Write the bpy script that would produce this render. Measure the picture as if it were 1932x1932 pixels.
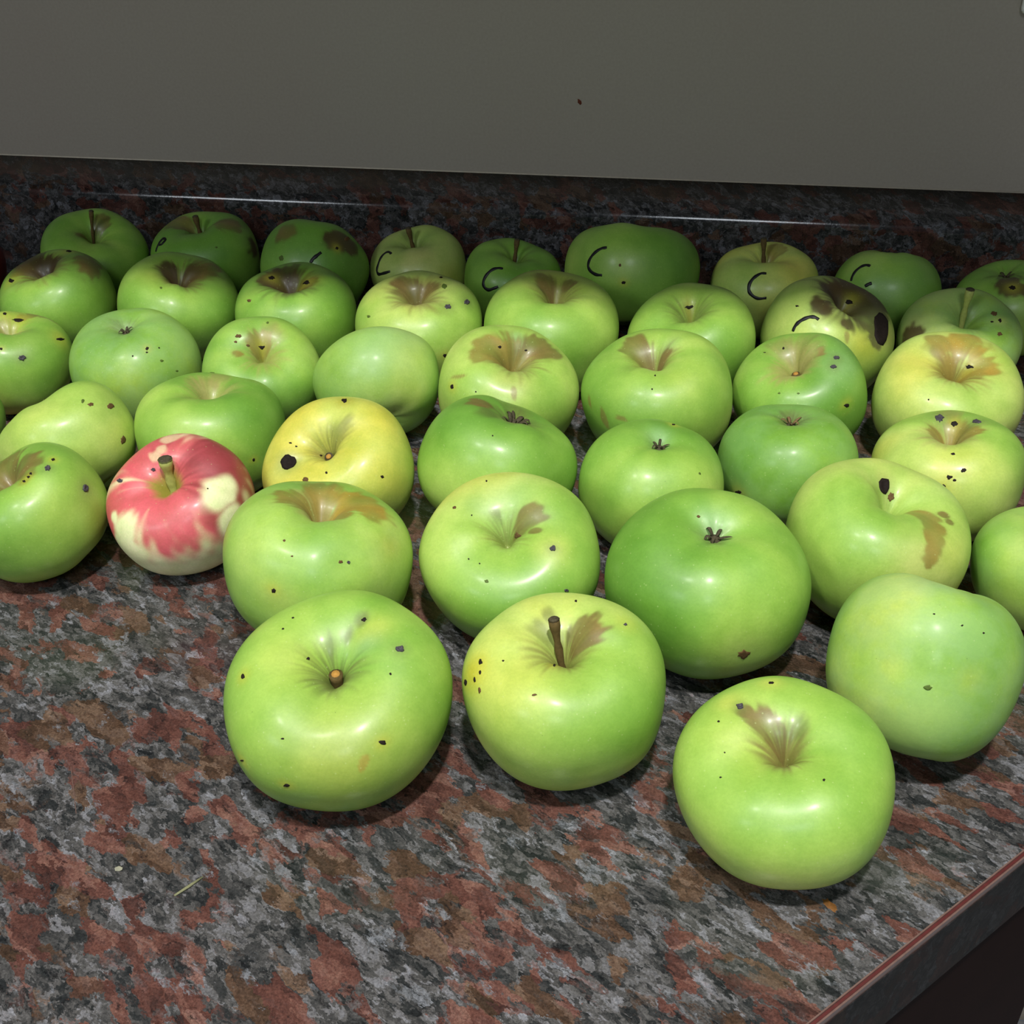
import bpy, bmesh, math, random
import numpy as np
from mathutils import Matrix, Vector
for o in list(bpy.data.objects): bpy.data.objects.remove(o)
SC = bpy.context.scene; COL = SC.collection

# ---------------------------------------------------------------- camera, world, lights, exposure
cam = bpy.data.cameras.new('camera'); cam_ob = bpy.data.objects.new('camera', cam); COL.objects.link(cam_ob)
cam.sensor_width = 36; cam.sensor_height = 36; cam.sensor_fit = 'HORIZONTAL'; cam.lens = 36 * 2100 / 1932
cam.clip_start = .01
rt, up, fw = (0.987835, 0.155442, -0.004457), (-0.077844, 0.519103, 0.851159), (-0.13462, 0.840458, -0.524889)
cam_ob.matrix_world = Matrix(((rt[0], up[0], -fw[0], 0), (rt[1], up[1], -fw[1], 0), (rt[2], up[2], -fw[2], .317), (0, 0, 0, 1)))
SC.camera = cam_ob
SC.view_settings.view_transform = 'Standard'; SC.view_settings.look = 'None'
SC.view_settings.gamma = 1; SC.view_settings.use_curve_mapping = False
SC.view_settings.exposure = 0.0
w = bpy.data.worlds.new('room_light'); SC.world = w; w.use_nodes = True
w.node_tree.nodes['Background'].inputs[0].default_value = (.80, .90, 1.0, 1)
w.node_tree.nodes['Background'].inputs[1].default_value = .085

def area(name, loc, target, sx, sy, power, col):
    l = bpy.data.lights.new(name, 'AREA'); l.shape = 'RECTANGLE'; l.size = sx; l.size_y = sy; l.energy = power; l.color = col
    o = bpy.data.objects.new(name, l); COL.objects.link(o); o.location = loc
    o.rotation_euler = (Vector(target) - Vector(loc)).to_track_quat('-Z', 'Y').to_euler()
    return o
LAMP = (.10, -.25, 1.62)
area('ceiling_lamp_light', LAMP, (.10, .45, 0),   .08, .08, 26.5, (1.0, .985, .95))
area('ceiling_lamp_light_left', (-.62, -.25, 1.62), (-.1, .45, 0),  .08, .08, 9, (1.0, .985, .95))
area('window_light_left', (-1.31, -1.3, 1.25), (-.2, .7, .05), .46, .42, 9.5, (.86, .93, 1.0))
area('window_light_right', (.13, -1.3, 1.25), (0, .7, .05), .38, .42, 8, (.86, .93, 1.0))
# ---------------------------------------------------------------- helpers
def lin(c):
    return tuple((v / 255 / 12.92 if v / 255 <= .04045 else ((v / 255 + .055) / 1.055) ** 2.4) for v in c)

class NT:
    """small helper to write node materials"""
    def __init__(s, name):
        s.m = bpy.data.materials.new(name); s.m.use_nodes = True; s.t = s.m.node_tree
        s.b = s.t.nodes['Principled BSDF']
    def n(s, typ, **k):
        nd = s.t.nodes.new(typ)
        for a, v in k.items():
            if a.startswith('i_'):
                key = a[2:]; key = int(key) if key.isdigit() else key.replace('_', ' ')
                s.put(nd.inputs[key], v)
            else: setattr(nd, a, v)
        return nd
    def put(s, sock, v):
        if hasattr(v, 'links') or isinstance(v, bpy.types.NodeSocket): s.t.links.new(v, sock)
        else: sock.default_value = v
    def math(s, op, a, b=0., c=0.):
        nd = s.n('ShaderNodeMath', operation=op)
        for i, v in enumerate((a, b, c)): s.put(nd.inputs[i], v)
        return nd.outputs[0]
    def mix(s, f, a, b, mode='MIX'):
        nd = s.n('ShaderNodeMix', data_type='RGBA', blend_type=mode)
        s.put(nd.inputs[0], f)
        s.put(nd.inputs[6], a if not isinstance(a, tuple) else a + (1,) * (4 - len(a)))
        s.put(nd.inputs[7], b if not isinstance(b, tuple) else b + (1,) * (4 - len(b)))
        return nd.outputs[2]
    def ramp(s, f, stops, interp='LINEAR'):
        nd = s.n('ShaderNodeValToRGB'); s.put(nd.inputs[0], f); cr = nd.color_ramp; cr.interpolation = interp
        while len(cr.elements) < len(stops): cr.elements.new(.5)
        for e, (p, c) in zip(cr.elements, stops): e.position = p; e.color = tuple(c) + (1,)
        return nd.outputs[0]
    def noise(s, vec, scale, detail=3., rough=.5, dist=0., out=0):
        nd = s.n('ShaderNodeTexNoise', i_Scale=scale, i_Detail=detail, i_Roughness=rough, i_Distortion=dist)
        s.put(nd.inputs['Vector'], vec); return nd.outputs[out]
    def vor(s, vec, scale, feature='F1', out='Color', rnd=1.):
        nd = s.n('ShaderNodeTexVoronoi', feature=feature, i_Scale=scale); nd.inputs['Randomness'].default_value = rnd
        s.put(nd.inputs['Vector'], vec); return nd.outputs[out]
    def coord(s, which='Object'): return s.n('ShaderNodeTexCoord').outputs[which]
    def bump(s, h, strength, dist=.001):
        nd = s.n('ShaderNodeBump', i_Strength=strength, i_Distance=dist); s.put(nd.inputs['Height'], h)
        s.t.links.new(nd.outputs[0], s.b.inputs['Normal'])

def plain(name, c, rough=.6, spec=.4, var=.12, scale=300.):
    m = NT(name); co = m.coord(); f = m.noise(co, scale, 3)
    d = tuple(v * (1 - var * 2) for v in lin(c)); h = tuple(min(1, v * (1 + var * 2)) for v in lin(c))
    m.put(m.b.inputs['Base Color'], m.mix(f, d, h)); m.b.inputs['Roughness'].default_value = rough
    m.b.inputs['Specular IOR Level'].default_value = spec
    return m.m

def mesh(name, V, Fc, mat, parent=None, smooth=True, loc=None):
    me = bpy.data.meshes.new(name); me.from_pydata([tuple(map(float, v)) for v in V], [], [tuple(map(int, f)) for f in Fc])
    me.materials.append(mat); me.update()
    if smooth: me.polygons.foreach_set('use_smooth', [True] * len(me.polygons))
    o = bpy.data.objects.new(name, me); COL.objects.link(o)
    if parent: o.parent = parent
    if loc is not None: o.location = loc
    return o

def tag(o, label, cat=None, group=None, kind=None):
    if label: o['label'] = label
    if cat: o['category'] = cat
    if group: o['group'] = group
    if kind: o['kind'] = kind
    return o

def prism(poly, z0, z1):
    """closed vertical prism over a ccw polygon"""
    n = len(poly); V = [(x, y, z0) for x, y in poly] + [(x, y, z1) for x, y in poly]
    Fc = [tuple(range(n - 1, -1, -1)), tuple(range(n, 2 * n))] + [(i, (i + 1) % n, n + (i + 1) % n, n + i) for i in range(n)]
    return V, Fc

def box(x0, x1, y0, y1, z0, z1): return prism([(x0, y0), (x1, y0), (x1, y1), (x0, y1)], z0, z1)

def bevel(o, w, seg=3):
    m = o.modifiers.new('edge', 'BEVEL'); m.width = w; m.segments = seg; m.limit_method = 'ANGLE'; return o

def tube(P, rad, sides=8, cap=True, flat=None):
    """tube along points P with radii rad; flat = list of (normal, thickness ratio)"""
    P = [np.array(p, float) for p in P]; V = []; Fc = []; n = len(P); prev = None
    for i, p in enumerate(P):
        t = P[min(i + 1, n - 1)] - P[max(i - 1, 0)]; t /= np.linalg.norm(t)
        if flat is not None: a = np.cross(t, flat[0][i])
        else:
            a = prev if prev is not None else (np.cross(t, [0, 0, 1]) if abs(t[2]) < .9 else np.cross(t, [1, 0, 0]))
            a = a - t * (a @ t)
        a /= np.linalg.norm(a); b = np.cross(t, a); prev = a
        r = rad[i] if hasattr(rad, '__len__') else rad
        for k in range(sides):
            q = 2 * math.pi * k / sides; V.append(p + a * r * math.cos(q) + b * r * math.sin(q) * (flat[1] if flat is not None else 1))
    for i in range(n - 1):
        for k in range(sides):
            Fc.append((i * sides + k, i * sides + (k + 1) % sides, (i + 1) * sides + (k + 1) % sides, (i + 1) * sides + k))
    if cap: Fc += [tuple(range(sides - 1, -1, -1)), tuple((n - 1) * sides + k for k in range(sides))]
    return V, Fc

# ---------------------------------------------------------------- materials
def granite(name, dark=1.0, rough=.22):
    m = NT(name); co = m.coord()
    mp = m.n('ShaderNodeMapping'); m.put(mp.inputs[0], co); mp.inputs['Rotation'].default_value = (0, 0, math.radians(34)); mp2 = m.n('ShaderNodeMapping'); m.put(mp2.inputs[0], mp.outputs[0]); mp2.inputs['Scale'].default_value = (.52, 1., .8); mp = mp2
    c0 = mp.outputs[0]
    wn = m.noise(c0, 70, 5, .65, out=1); wn2 = m.noise(c0, 420, 3, .7, out=1)
    def off(v, nz_, amt):
        a = m.n('ShaderNodeVectorMath', operation='SUBTRACT'); m.put(a.inputs[0], nz_); a.inputs[1].default_value = (.5, .5, .5)
        b = m.n('ShaderNodeVectorMath', operation='SCALE'); m.put(b.inputs[0], a.outputs[0]); b.inputs['Scale'].default_value = amt
        c = m.n('ShaderNodeVectorMath', operation='ADD'); m.put(c.inputs[0], v); m.put(c.inputs[1], b.outputs[0]); return c.outputs[0]
    c1 = off(off(c0, wn, .013), wn2, .004)
    big = m.vor(c1, 112); mid = m.vor(c1, 210); fine = m.vor(c1, 560)
    sep = lambda c, k: (lambda nd: (m.put(nd.inputs[0], c), nd.outputs[k])[1])(m.n('ShaderNodeSeparateColor'))
    br = sep(big, 0); bg = sep(big, 1); mr = sep(mid, 0); mg = sep(mid, 1); fr = sep(fine, 0); fg = sep(fine, 1)
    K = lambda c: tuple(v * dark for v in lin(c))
    gn = m.noise(c1, 160, 5, .72)
    gsel = m.math('ADD', m.math('MULTIPLY', mr, .22), m.math('ADD', m.math('MULTIPLY', fr, .30), m.math('MULTIPLY', gn, .62)))
    grey = m.ramp(gsel, [(.22, K((30, 33, 36))), (.40, K((54, 57, 58))), (.52, K((78, 78, 78))), (.63, K((104, 103, 102))), (.76, K((134, 134, 138))), (.92, K((170, 173, 182)))])
    rsel = m.math('ADD', m.math('MULTIPLY', br, .50), m.math('ADD', m.math('MULTIPLY', mg, .20), m.math('MULTIPLY', gn, .34)))
    rmask = m.ramp(rsel, [(.535, (0, 0, 0)), (.59, (.9, .9, .9))])
    rn = m.math('ADD', m.math('MULTIPLY', mr, .3), m.math('MULTIPLY', m.noise(c1, 330, 5, .75), .75))
    red = m.ramp(rn, [(.25, K((62, 44, 41))), (.42, K((96, 62, 55))), (.58, K((122, 80, 70))), (.75, K((152, 112, 98))), (.9, K((180, 146, 130)))])
    brown = m.ramp(rn, [(.25, K((60, 48, 38))), (.5, K((98, 74, 58))), (.8, K((142, 116, 96)))])
    red = m.mix(m.ramp(bg, [(.70, (0, 0, 0)), (.74, (1, 1, 1))]), red, brown)
    c = m.mix(rmask, grey, red)
    fl = m.noise(c1, 260, 4, .7)
    c = m.mix(m.ramp(fl, [(.33, (.8, .8, .8)), (.43, (0, 0, 0))]), c, K((32, 33, 35)))
    fl2 = m.noise(off(c0, wn2, .006), 105, 4, .68)
    c = m.mix(m.ramp(fl2, [(.615, (0, 0, 0)), (.66, (.75, .75, .75))]), c, m.ramp(fg, [(0, K((98, 102, 106))), (1, K((160, 164, 172)))]))
    g = m.noise(co, 1100, 3, .75)
    c = m.mix(1.0, c, m.ramp(g, [(.3, (.55, .55, .55)), (.7, (1.35, 1.32, 1.3))]), 'MULTIPLY')
    m.put(m.b.inputs['Base Color'], c)
    m.b.inputs['Roughness'].default_value = rough; m.b.inputs['Specular IOR Level'].default_value = .4
    m.bump(m.noise(co, 500, 2), .06, .0004)
    return m.m

def apple_skin():
    m = NT('apple_skin'); at = m.n('ShaderNodeAttribute', attribute_name='skin'); co = m.coord(); rnd = m.n('ShaderNodeObjectInfo').outputs['Random']
    ad = m.n('ShaderNodeVectorMath', operation='ADD'); m.put(ad.inputs[0], co); m.put(ad.inputs[1], rnd); v = ad.outputs[0]
    c = at.outputs['Color']; bloom = at.outputs['Alpha']
    n1 = m.noise(v, 90, 4, .6); c = m.mix(1., c, m.ramp(n1, [(.3, (.86, .90, .80)), (.7, (1.10, 1.06, 1.12))]), 'MULTIPLY')
    n2 = m.noise(v, 900, 3, .7); c = m.mix(1., c, m.ramp(n2, [(.3, (.92, .94, .9)), (.7, (1.06, 1.05, 1.08))]), 'MULTIPLY')
    lent = m.vor(v, 330, out='Distance'); lm = m.ramp(lent, [(.07, (.32, .32, .32)), (.13, (0, 0, 0))])
    c = m.mix(lm, c, lin((196, 214, 140)))
    dk = m.vor(v, 170, out='Distance'); dm = m.ramp(dk, [(.022, (.55, .55, .55)), (.04, (0, 0, 0))])
    c = m.mix(m.math('MULTIPLY', dm, m.ramp(m.noise(v, 55, 1), [(.5, (0, 0, 0)), (.6, (1, 1, 1))])), c, lin((52, 58, 26)))
    # waxy bloom, rubbed off in patches
    pat = m.noise(v, 42, 4, .65); bm = m.math('MULTIPLY', m.ramp(pat, [(.36, (0, 0, 0)), (.56, (1, 1, 1))]), bloom)
    c = m.mix(m.math('MULTIPLY', bm, .55), c, lin((150, 190, 132)))
    m.put(m.b.inputs['Base Color'], c)
    m.put(m.b.inputs['Roughness'], m.math('ADD', m.math('MULTIPLY', bm, .12), .47))
    m.b.inputs['Specular IOR Level'].default_value = .6
    m.put(m.b.inputs['Coat Weight'], m.math('SUBTRACT', .20, m.math('MULTIPLY', bm, .19))); m.b.inputs['Coat Roughness'].default_value = .21; m.b.inputs['Coat IOR'].default_value = 1.45
    m.b.inputs['Subsurface Weight'].default_value = .12; m.b.inputs['Subsurface Radius'].default_value = (.5, 1., .25); m.b.inputs['Subsurface Scale'].default_value = .004
    m.bump(m.noise(v, 420, 3, .6), .10, .0006)
    return m.m

M_SKIN = apple_skin()
M_TOP = granite('red_granite_laminate', dark=.69)
M_STEM = plain('brown_stem', (92, 76, 42), .8, .2, .25, 700)
M_STEMG = plain('green_stem', (172, 178, 96), .6, .3, .15, 500)
M_CUT = plain('stem_cut_end', (176, 130, 62), .8, .2, .2, 900)
M_DARK = plain('dried_sepals', (74, 68, 50), .85, .2, .4, 900)
M_TUFT = plain('tan_sepals', (120, 98, 66), .85, .2, .3, 900)
M_PEN = plain('black_marker_ink', (20, 19, 22), .45, .4, .2, 900)
M_SPOT = [plain('black_speck', (34, 26, 20), .7, .2, .3, 1500), plain('grey_pit_scar', (70, 66, 70), .7, .3, .4, 1500),
          plain('brown_scab', (98, 74, 44), .75, .2, .3, 1500), plain('green_bruise', (84, 104, 38), .6, .3, .2, 1500),
          plain('rotten_hole', (30, 22, 18), .8, .2, .4, 900)]

# ---------------------------------------------------------------- apples
def nz(rs, P, freq, n=14):
    """smooth noise on points P (N,3), about -1..1"""
    k = rs.normal(size=(n, 3)); k /= np.linalg.norm(k, axis=1)[:, None]
    k *= freq * rs.uniform(.6, 1.5, (n, 1)); ph = rs.uniform(0, 6.283, n)
    return np.sin(P @ k.T + ph).sum(1) / math.sqrt(n) * 1.1

def sm(a, b, x):
    t = np.clip((x - a) / (b - a), 0, 1); return t * t * (3 - 2 * t)

def ang(D, d):
    return np.arccos(np.clip(D @ (np.asarray(d) / np.linalg.norm(d)), -1, 1))

def surf(D, p):
    """apple surface in its own frame for unit directions D: +Z is the visible end"""
    D = D / np.linalg.norm(D, axis=1)[:, None]
    u = np.arccos(np.clip(D[:, 2], -1, 1)); phi = np.arctan2(D[:, 1], D[:, 0])
    s, c = np.sin(u), np.cos(u)
    rho = (np.abs(s) ** 2.35 + np.abs(c) ** 2.35) ** (-1 / 2.35)
    rs = np.random.RandomState(p['seed'])
    rib = .5 + .5 * np.cos(5 * (phi + rs.uniform(0, 6.28)) + .5 * np.sin(phi * 2 + 1))
    rho *= 1 + p.get('rib', .022) * (rib - .5) * s
    rho *= 1 + p.get('lop', .022) * nz(rs, D, 1.5) + .006 * nz(rs, D, 4.5) * s
    w = p.get('wt', .40); ct = p.get('ct', .42)
    wr = w * (1 + .10 * np.sin(phi * 2 + rs.uniform(0, 6)) + .05 * np.sin(3 * phi + rs.uniform(0, 6)) - .08 * (rib - .5))
    rho *= 1 - .66 * ct * np.exp(-(u / (wr * 1.08)) ** 2)
    rho *= 1 - p.get('pit', .60) / (1 + (u / (p.get('pw', .18) * wr / w)) ** 3.4)
    rho *= 1 - .25 * np.exp(-((math.pi - u) / .35) ** 1.8) * (1 - .25 * rib)
    for d, r, h in p.get('dents', []):
        rho *= 1 - h * np.exp(-(ang(D, d) / r) ** 2)
    tp = p.get('tp', .06)
    f = 1 + tp * c
    return np.stack([rho * s * np.cos(phi) * f, rho * s * np.sin(phi) * f, rho * c * p['k']], 1)

def frame(ax, spin=0.):
    """3x3 matrix whose third column is the axis"""
    z = np.asarray(ax, float); z = z / np.linalg.norm(z)
    x = np.cross([0, 1, 0.01], z); x /= np.linalg.norm(x); y = np.cross(z, x)
    c, s = math.cos(spin), math.sin(spin)
    return np.stack([x * c + y * s, -x * s + y * c, z], 1)

def grid(nu, nv):
    t = (np.arange(1, nv) / nv); u = math.pi * (t - .055 * np.sin(2 * math.pi * t))
    a = np.arange(nu) * 2 * math.pi / nu
    U, Aa = np.meshgrid(u, a, indexing='ij')
    D = np.stack([np.sin(U) * np.cos(Aa), np.sin(U) * np.sin(Aa), np.cos(U)], -1).reshape(-1, 3)
    return np.vstack([[[0, 0, 1.]], D, [[0, 0, -1.]]])
APPLES = [
    {'id': 'a1', 'loc': [-0.116, 0.311], 'z': 0.0317, 's': 0.0436, 'R': [[-0.1293, -0.9916, -0.0016], [0.9531, -0.1238, -0.2763], [0.2737, -0.0372, 0.9611]], 'p': {'seed': 1, 'k': 0.72259281756217, 'ct': 0.5, 'wt': 0.4, 'dents': [([0.364, -0.104, 0.925], 0.145, 0.07), ([0.472, -0.196, 0.86], 0.118, 0.05)]}, 'h': 0.52, 'bloom': 0.05, 'cav': 'stub', 'hw': 220, 'cr': ('g', 0.25, 0.75), 'rus': [([0.285, 0.092, 0.954], 0.109, 'g'), ([0.386, -0.103, 0.917], 0.064, 'g'), ([0.493, -0.219, 0.842], 0.055, 'g')], 'tint': [([0.058, 0.416, 0.908], 0.273, 'y', 0.35), ([0.364, -0.317, 0.876], 0.164, 'y', 0.6), ([-0.805, -0.179, 0.565], 0.545, 'o', 0.3), ([-0.307, -0.759, 0.574], 0.409, 'd', 0.25), ([0.24, -0.302, 0.923], 0.136, 'b', 0.5)], 'spots': [([0.117, -0.548, 0.828], [0.0036, -0.0346, -0.0234], [-0.0365, -0.0045, 0.0022], 1), ([0.495, -0.231, 0.837], [-0.006, -0.0278, -0.0041], [-0.0195, -0.0064, 0.0098], 0), ([-0.091, 0.689, 0.719], [-0.0094, -0.0237, 0.0215], [-0.0346, -0.0056, 0.001], 0), ([0.35, 0.456, 0.818], [0.0011, -0.0113, 0.0058], [-0.0114, -0.001, 0.0054], 0), ([0.477, 0.393, 0.786], [0.0007, -0.0124, 0.0058], [-0.0116, -0.0012, 0.0076], 0), ([-0.123, -0.511, 0.851], [0.0011, -0.0104, -0.0061], [-0.0147, -0.0009, -0.0026], 0), ([-0.651, -0.456, 0.607], [0.0063, -0.0349, -0.0194], [-0.016, -0.0001, -0.0173], 0), ([-0.645, 0.294, 0.705], [-0.0028, -0.0154, 0.0038], [-0.0066, -0.0005, -0.0058], 0), ([-0.908, 0.295, 0.298], [-0.0058, -0.0319, 0.0138], [-0.0093, 0.0057, -0.0341], 0), ([-0.678, 0.667, 0.309], [-0.0123, -0.0305, 0.0389], [-0.0038, 0.004, -0.0169], 0), ([0.112, 0.278, 0.954], [0.013, -0.0169, 0.0034], [-0.0232, -0.0003, 0.0028], 0)], 'streak': [([-0.808, -0.31, 0.502], [0.0028, -0.023, -0.0097], [-0.0412, 0.0009, -0.0657], 'o')], 'pen': []},
    {'id': 'a2', 'loc': [-0.0323, 0.329], 'z': 0.0314, 's': 0.0388, 'R': [[-0.9651, 0.2598, -0.0327], [-0.2524, -0.9562, -0.1481], [-0.0697, -0.1347, 0.9884]], 'p': {'seed': 2, 'k': 0.8390136001728452, 'ct': 0.46, 'wt': 0.42}, 'h': 0.72, 'bloom': 0.05, 'cav': 'stem', 'hw': 193, 'cr': ('r', 0.27, 0.6), 'rus': [([-0.265, -0.138, 0.954], 0.155, 'r'), ([0.213, -0.305, 0.928], 0.114, 'g'), ([0.085, -0.439, 0.894], 0.073, 'g')], 'tint': [([0.797, 0.077, 0.599], 0.218, 'Y', 0.9), ([0.518, 0.362, 0.775], 0.415, 'y', 0.75), ([-0.482, 0.639, 0.599], 0.57, 'd', 0.3), ([-0.577, -0.149, 0.803], 0.135, 'y', 0.5)], 'spots': [([0.722, 0.025, 0.691], [-0.0166, 0.0141, 0.0168], [0.0055, 0.0366, -0.0071], 0), ([0.74, 0.117, 0.662], [-0.0131, 0.011, 0.0127], [0.0035, 0.0241, -0.0082], 0), ([0.801, 0.141, 0.582], [-0.0149, 0.0146, 0.017], [0.0052, 0.0262, -0.0134], 0), ([0.9, 0.047, 0.434], [-0.0191, 0.0297, 0.0363], [0.0089, 0.027, -0.0215], 0), ([0.769, 0.265, 0.582], [-0.0151, 0.0124, 0.0143], [0.0052, 0.0279, -0.0196], 2), ([0.136, 0.23, 0.964], [-0.0158, -0.0083, 0.0042], [-0.0036, 0.0524, -0.012], 0), ([0.556, 0.113, 0.823], [-0.0111, 0.0045, 0.0069], [0.0008, 0.0116, -0.0022], 0), ([-0.204, -0.545, 0.813], [-0.0146, 0.0032, -0.0015], [0.0022, 0.0221, 0.0154], 0), ([-0.575, -0.128, 0.808], [-0.0171, -0.003, -0.0127], [0.0016, 0.0194, 0.0042], 1), ([0.318, 0.53, 0.786], [-0.0253, 0.0076, 0.0051], [0.0011, 0.0116, -0.0083], 2)], 'streak': [([0.942, 0.261, -0.209], [-0.0027, 0.0571, 0.0593], [-0.0322, -0.0209, -0.1715], 'o')], 'pen': [], 'tip': [0.0564, -0.1822, 0.8635]},
    {'id': 'a3', 'loc': [0.0496, 0.2969], 'z': 0.0281, 's': 0.0378, 'R': [[0.3984, 0.9072, -0.1354], [-0.9081, 0.3692, -0.1976], [-0.1293, 0.2017, 0.9709]], 'p': {'seed': 3, 'k': 0.7182298320444135, 'ct': 0.52, 'wt': 0.44}, 'h': 0.6, 'bloom': 0.05, 'cav': 'none', 'hw': 212, 'cr': ('r', 0.26, 0.8), 'rus': [([-0.345, -0.067, 0.936], 0.123, 'r'), ([-0.261, 0.009, 0.965], 0.123, 'r'), ([-0.459, -0.149, 0.876], 0.066, 'r'), ([-0.199, 0.241, 0.95], 0.113, 'g')], 'tint': [([-0.641, 0.184, 0.745], 0.123, 'y', 0.7), ([-0.577, -0.239, 0.781], 0.142, 'y', 0.6), ([-0.194, -0.357, 0.914], 0.283, 'y', 0.3)], 'spots': [([-0.507, -0.184, 0.842], [0.0088, 0.0361, 0.0132], [0.0298, -0.017, 0.0142], 1), ([-0.635, 0.182, 0.751], [0.0107, 0.0245, 0.0031], [0.0204, -0.0097, 0.0196], 0), ([0.471, 0.158, 0.868], [0.0032, 0.0125, -0.004], [0.0118, -0.0094, -0.0047], 0), ([0.083, -0.634, 0.769], [0.0071, 0.0097, 0.0072], [0.0094, -0.0027, -0.0032], 0), ([-0.415, -0.408, 0.813], [0.0051, 0.0101, 0.0076], [0.0099, -0.0053, 0.0024], 0), ([-0.13, -0.523, 0.842], [0.0028, 0.0063, 0.0043], [0.0095, -0.0048, -0.0015], 0)], 'pen': []},
    {'id': 'a4', 'loc': [0.104, 0.3589], 'z': 0.0368, 's': 0.0358, 'R': [[0.7786, -0.5917, 0.2092], [0.4297, 0.7456, 0.5094], [-0.4574, -0.3067, 0.8347]], 'p': {'seed': 4, 'k': 1.0163806474525183, 'ct': 0.2, 'wt': 0.34, 'lop': 0.008, 'rib': 0.01, 'pit': 0.04}, 'h': 0.42, 'bloom': 0.55, 'cav': 'none', 'hw': 189, 'cr': ('g', 0.2, 0.12), 'rus': [], 'tint': [([-0.961, -0.034, 0.276], 0.212, 'y', 0.4), ([-0.841, -0.202, 0.502], 0.138, 'y', 0.3), ([-0.924, -0.383, -0.023], 0.127, 'y', 0.3), ([-0.397, -0.914, 0.082], 0.159, 'y', 0.3), ([-0.444, -0.267, 0.855], 0.238, 'b', 0.5)], 'spots': [([-0.659, -0.497, 0.565], [0.0101, -0.0089, 0.004], [-0.0032, -0.0061, -0.0091], 0), ([-0.483, -0.69, 0.539], [0.0132, -0.0061, 0.004], [-0.0021, -0.0055, -0.009], 0), ([-0.297, -0.795, 0.529], [0.0165, -0.0035, 0.0039], [-0.0016, -0.0054, -0.009], 0), ([-0.696, -0.708, -0.117], [0.0323, -0.0344, 0.0159], [0.0091, -0.004, -0.0297], 3)], 'pen': []},
    {'id': 'a5', 'loc': [0.0218, 0.4068], 'z': 0.0347, 's': 0.0435, 'R': [[-0.6033, -0.7974, 0.0084], [0.783, -0.5944, -0.1835], [0.1514, -0.1041, 0.983]], 'p': {'seed': 5, 'k': 0.8199320118884804, 'ct': 0.3, 'wt': 0.36, 'tp': 0.0, 'pit': 0.12, 'dents': [([-0.127, -0.718, 0.684], 0.46, 0.05)]}, 'h': 0.18, 'bloom': 0.05, 'cav': 'calyx', 'hw': 195, 'cs': 0.12, 'cr': ('g', 0.16, 0.3), 'rus': [], 'tint': [([0.129, -0.066, 0.989], 0.205, 'b', 0.7), ([-0.006, 0.674, 0.739], 0.46, 'd', 0.1)], 'spots': [([-0.959, 0.284, 0.023], [-0.0232, -0.0756, -0.0308], [-0.0054, -0.0098, -0.1007], 2), ([0.279, 0.022, 0.96], [-0.0102, -0.0199, 0.0034], [-0.0114, 0.01, 0.0031], 2)], 'pen': []},
    {'id': 'a6', 'loc': [-0.068, 0.4166], 'z': 0.0323, 's': 0.0411, 'R': [[-0.7062, 0.7078, -0.0179], [-0.6364, -0.6457, -0.422], [-0.3102, -0.2866, 0.9064]], 'p': {'seed': 6, 'k': 0.7100080934178469, 'ct': 0.44, 'wt': 0.42}, 'h': 0.5, 'bloom': 0.05, 'cav': 'none', 'hw': 178, 'cr': ('r', 0.26, 0.55), 'rus': [([-0.349, 0.046, 0.936], 0.124, 'r'), ([-0.245, 0.068, 0.967], 0.101, 'r'), ([-0.078, -0.323, 0.943], 0.09, 'g'), ([-0.289, 0.234, 0.928], 0.056, 'r')], 'tint': [([-0.237, 0.508, 0.828], 0.202, 'y', 0.6), ([0.049, -0.509, 0.86], 0.146, 'd', 0.4), ([-0.693, 0.205, 0.691], 0.393, 'd', 0.2), ([-0.227, -0.337, 0.914], 0.337, 'b', 0.3)], 'spots': [([-0.173, 0.098, 0.98], [-0.0064, 0.0691, -0.008], [0.0249, 0.0415, 0.0002], 2), ([-0.23, 0.504, 0.833], [-0.0271, 0.0157, -0.017], [0.0237, 0.0252, -0.0087], 1), ([0.234, -0.579, 0.781], [-0.0174, 0.0184, 0.0189], [0.0137, 0.0182, 0.0094], 2), ([0.516, 0.05, 0.855], [-0.0067, 0.0075, 0.0036], [0.0057, 0.0102, -0.004], 0), ([0.465, 0.174, 0.868], [-0.0075, 0.0078, 0.0024], [0.0052, 0.0099, -0.0048], 0), ([0.5, 0.363, 0.786], [-0.019, 0.0184, 0.0036], [0.0099, 0.0146, -0.013], 3), ([-0.233, -0.64, 0.732], [-0.0082, 0.0077, 0.0041], [0.0099, 0.0137, 0.0152], 0), ([0.171, -0.413, 0.894], [-0.0089, 0.0038, 0.0035], [0.0093, 0.0108, 0.0032], 0), ([-0.089, 0.844, 0.529], [-0.0239, 0.0102, -0.0203], [0.0073, 0.0102, -0.015], 1)], 'pen': []},
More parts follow.
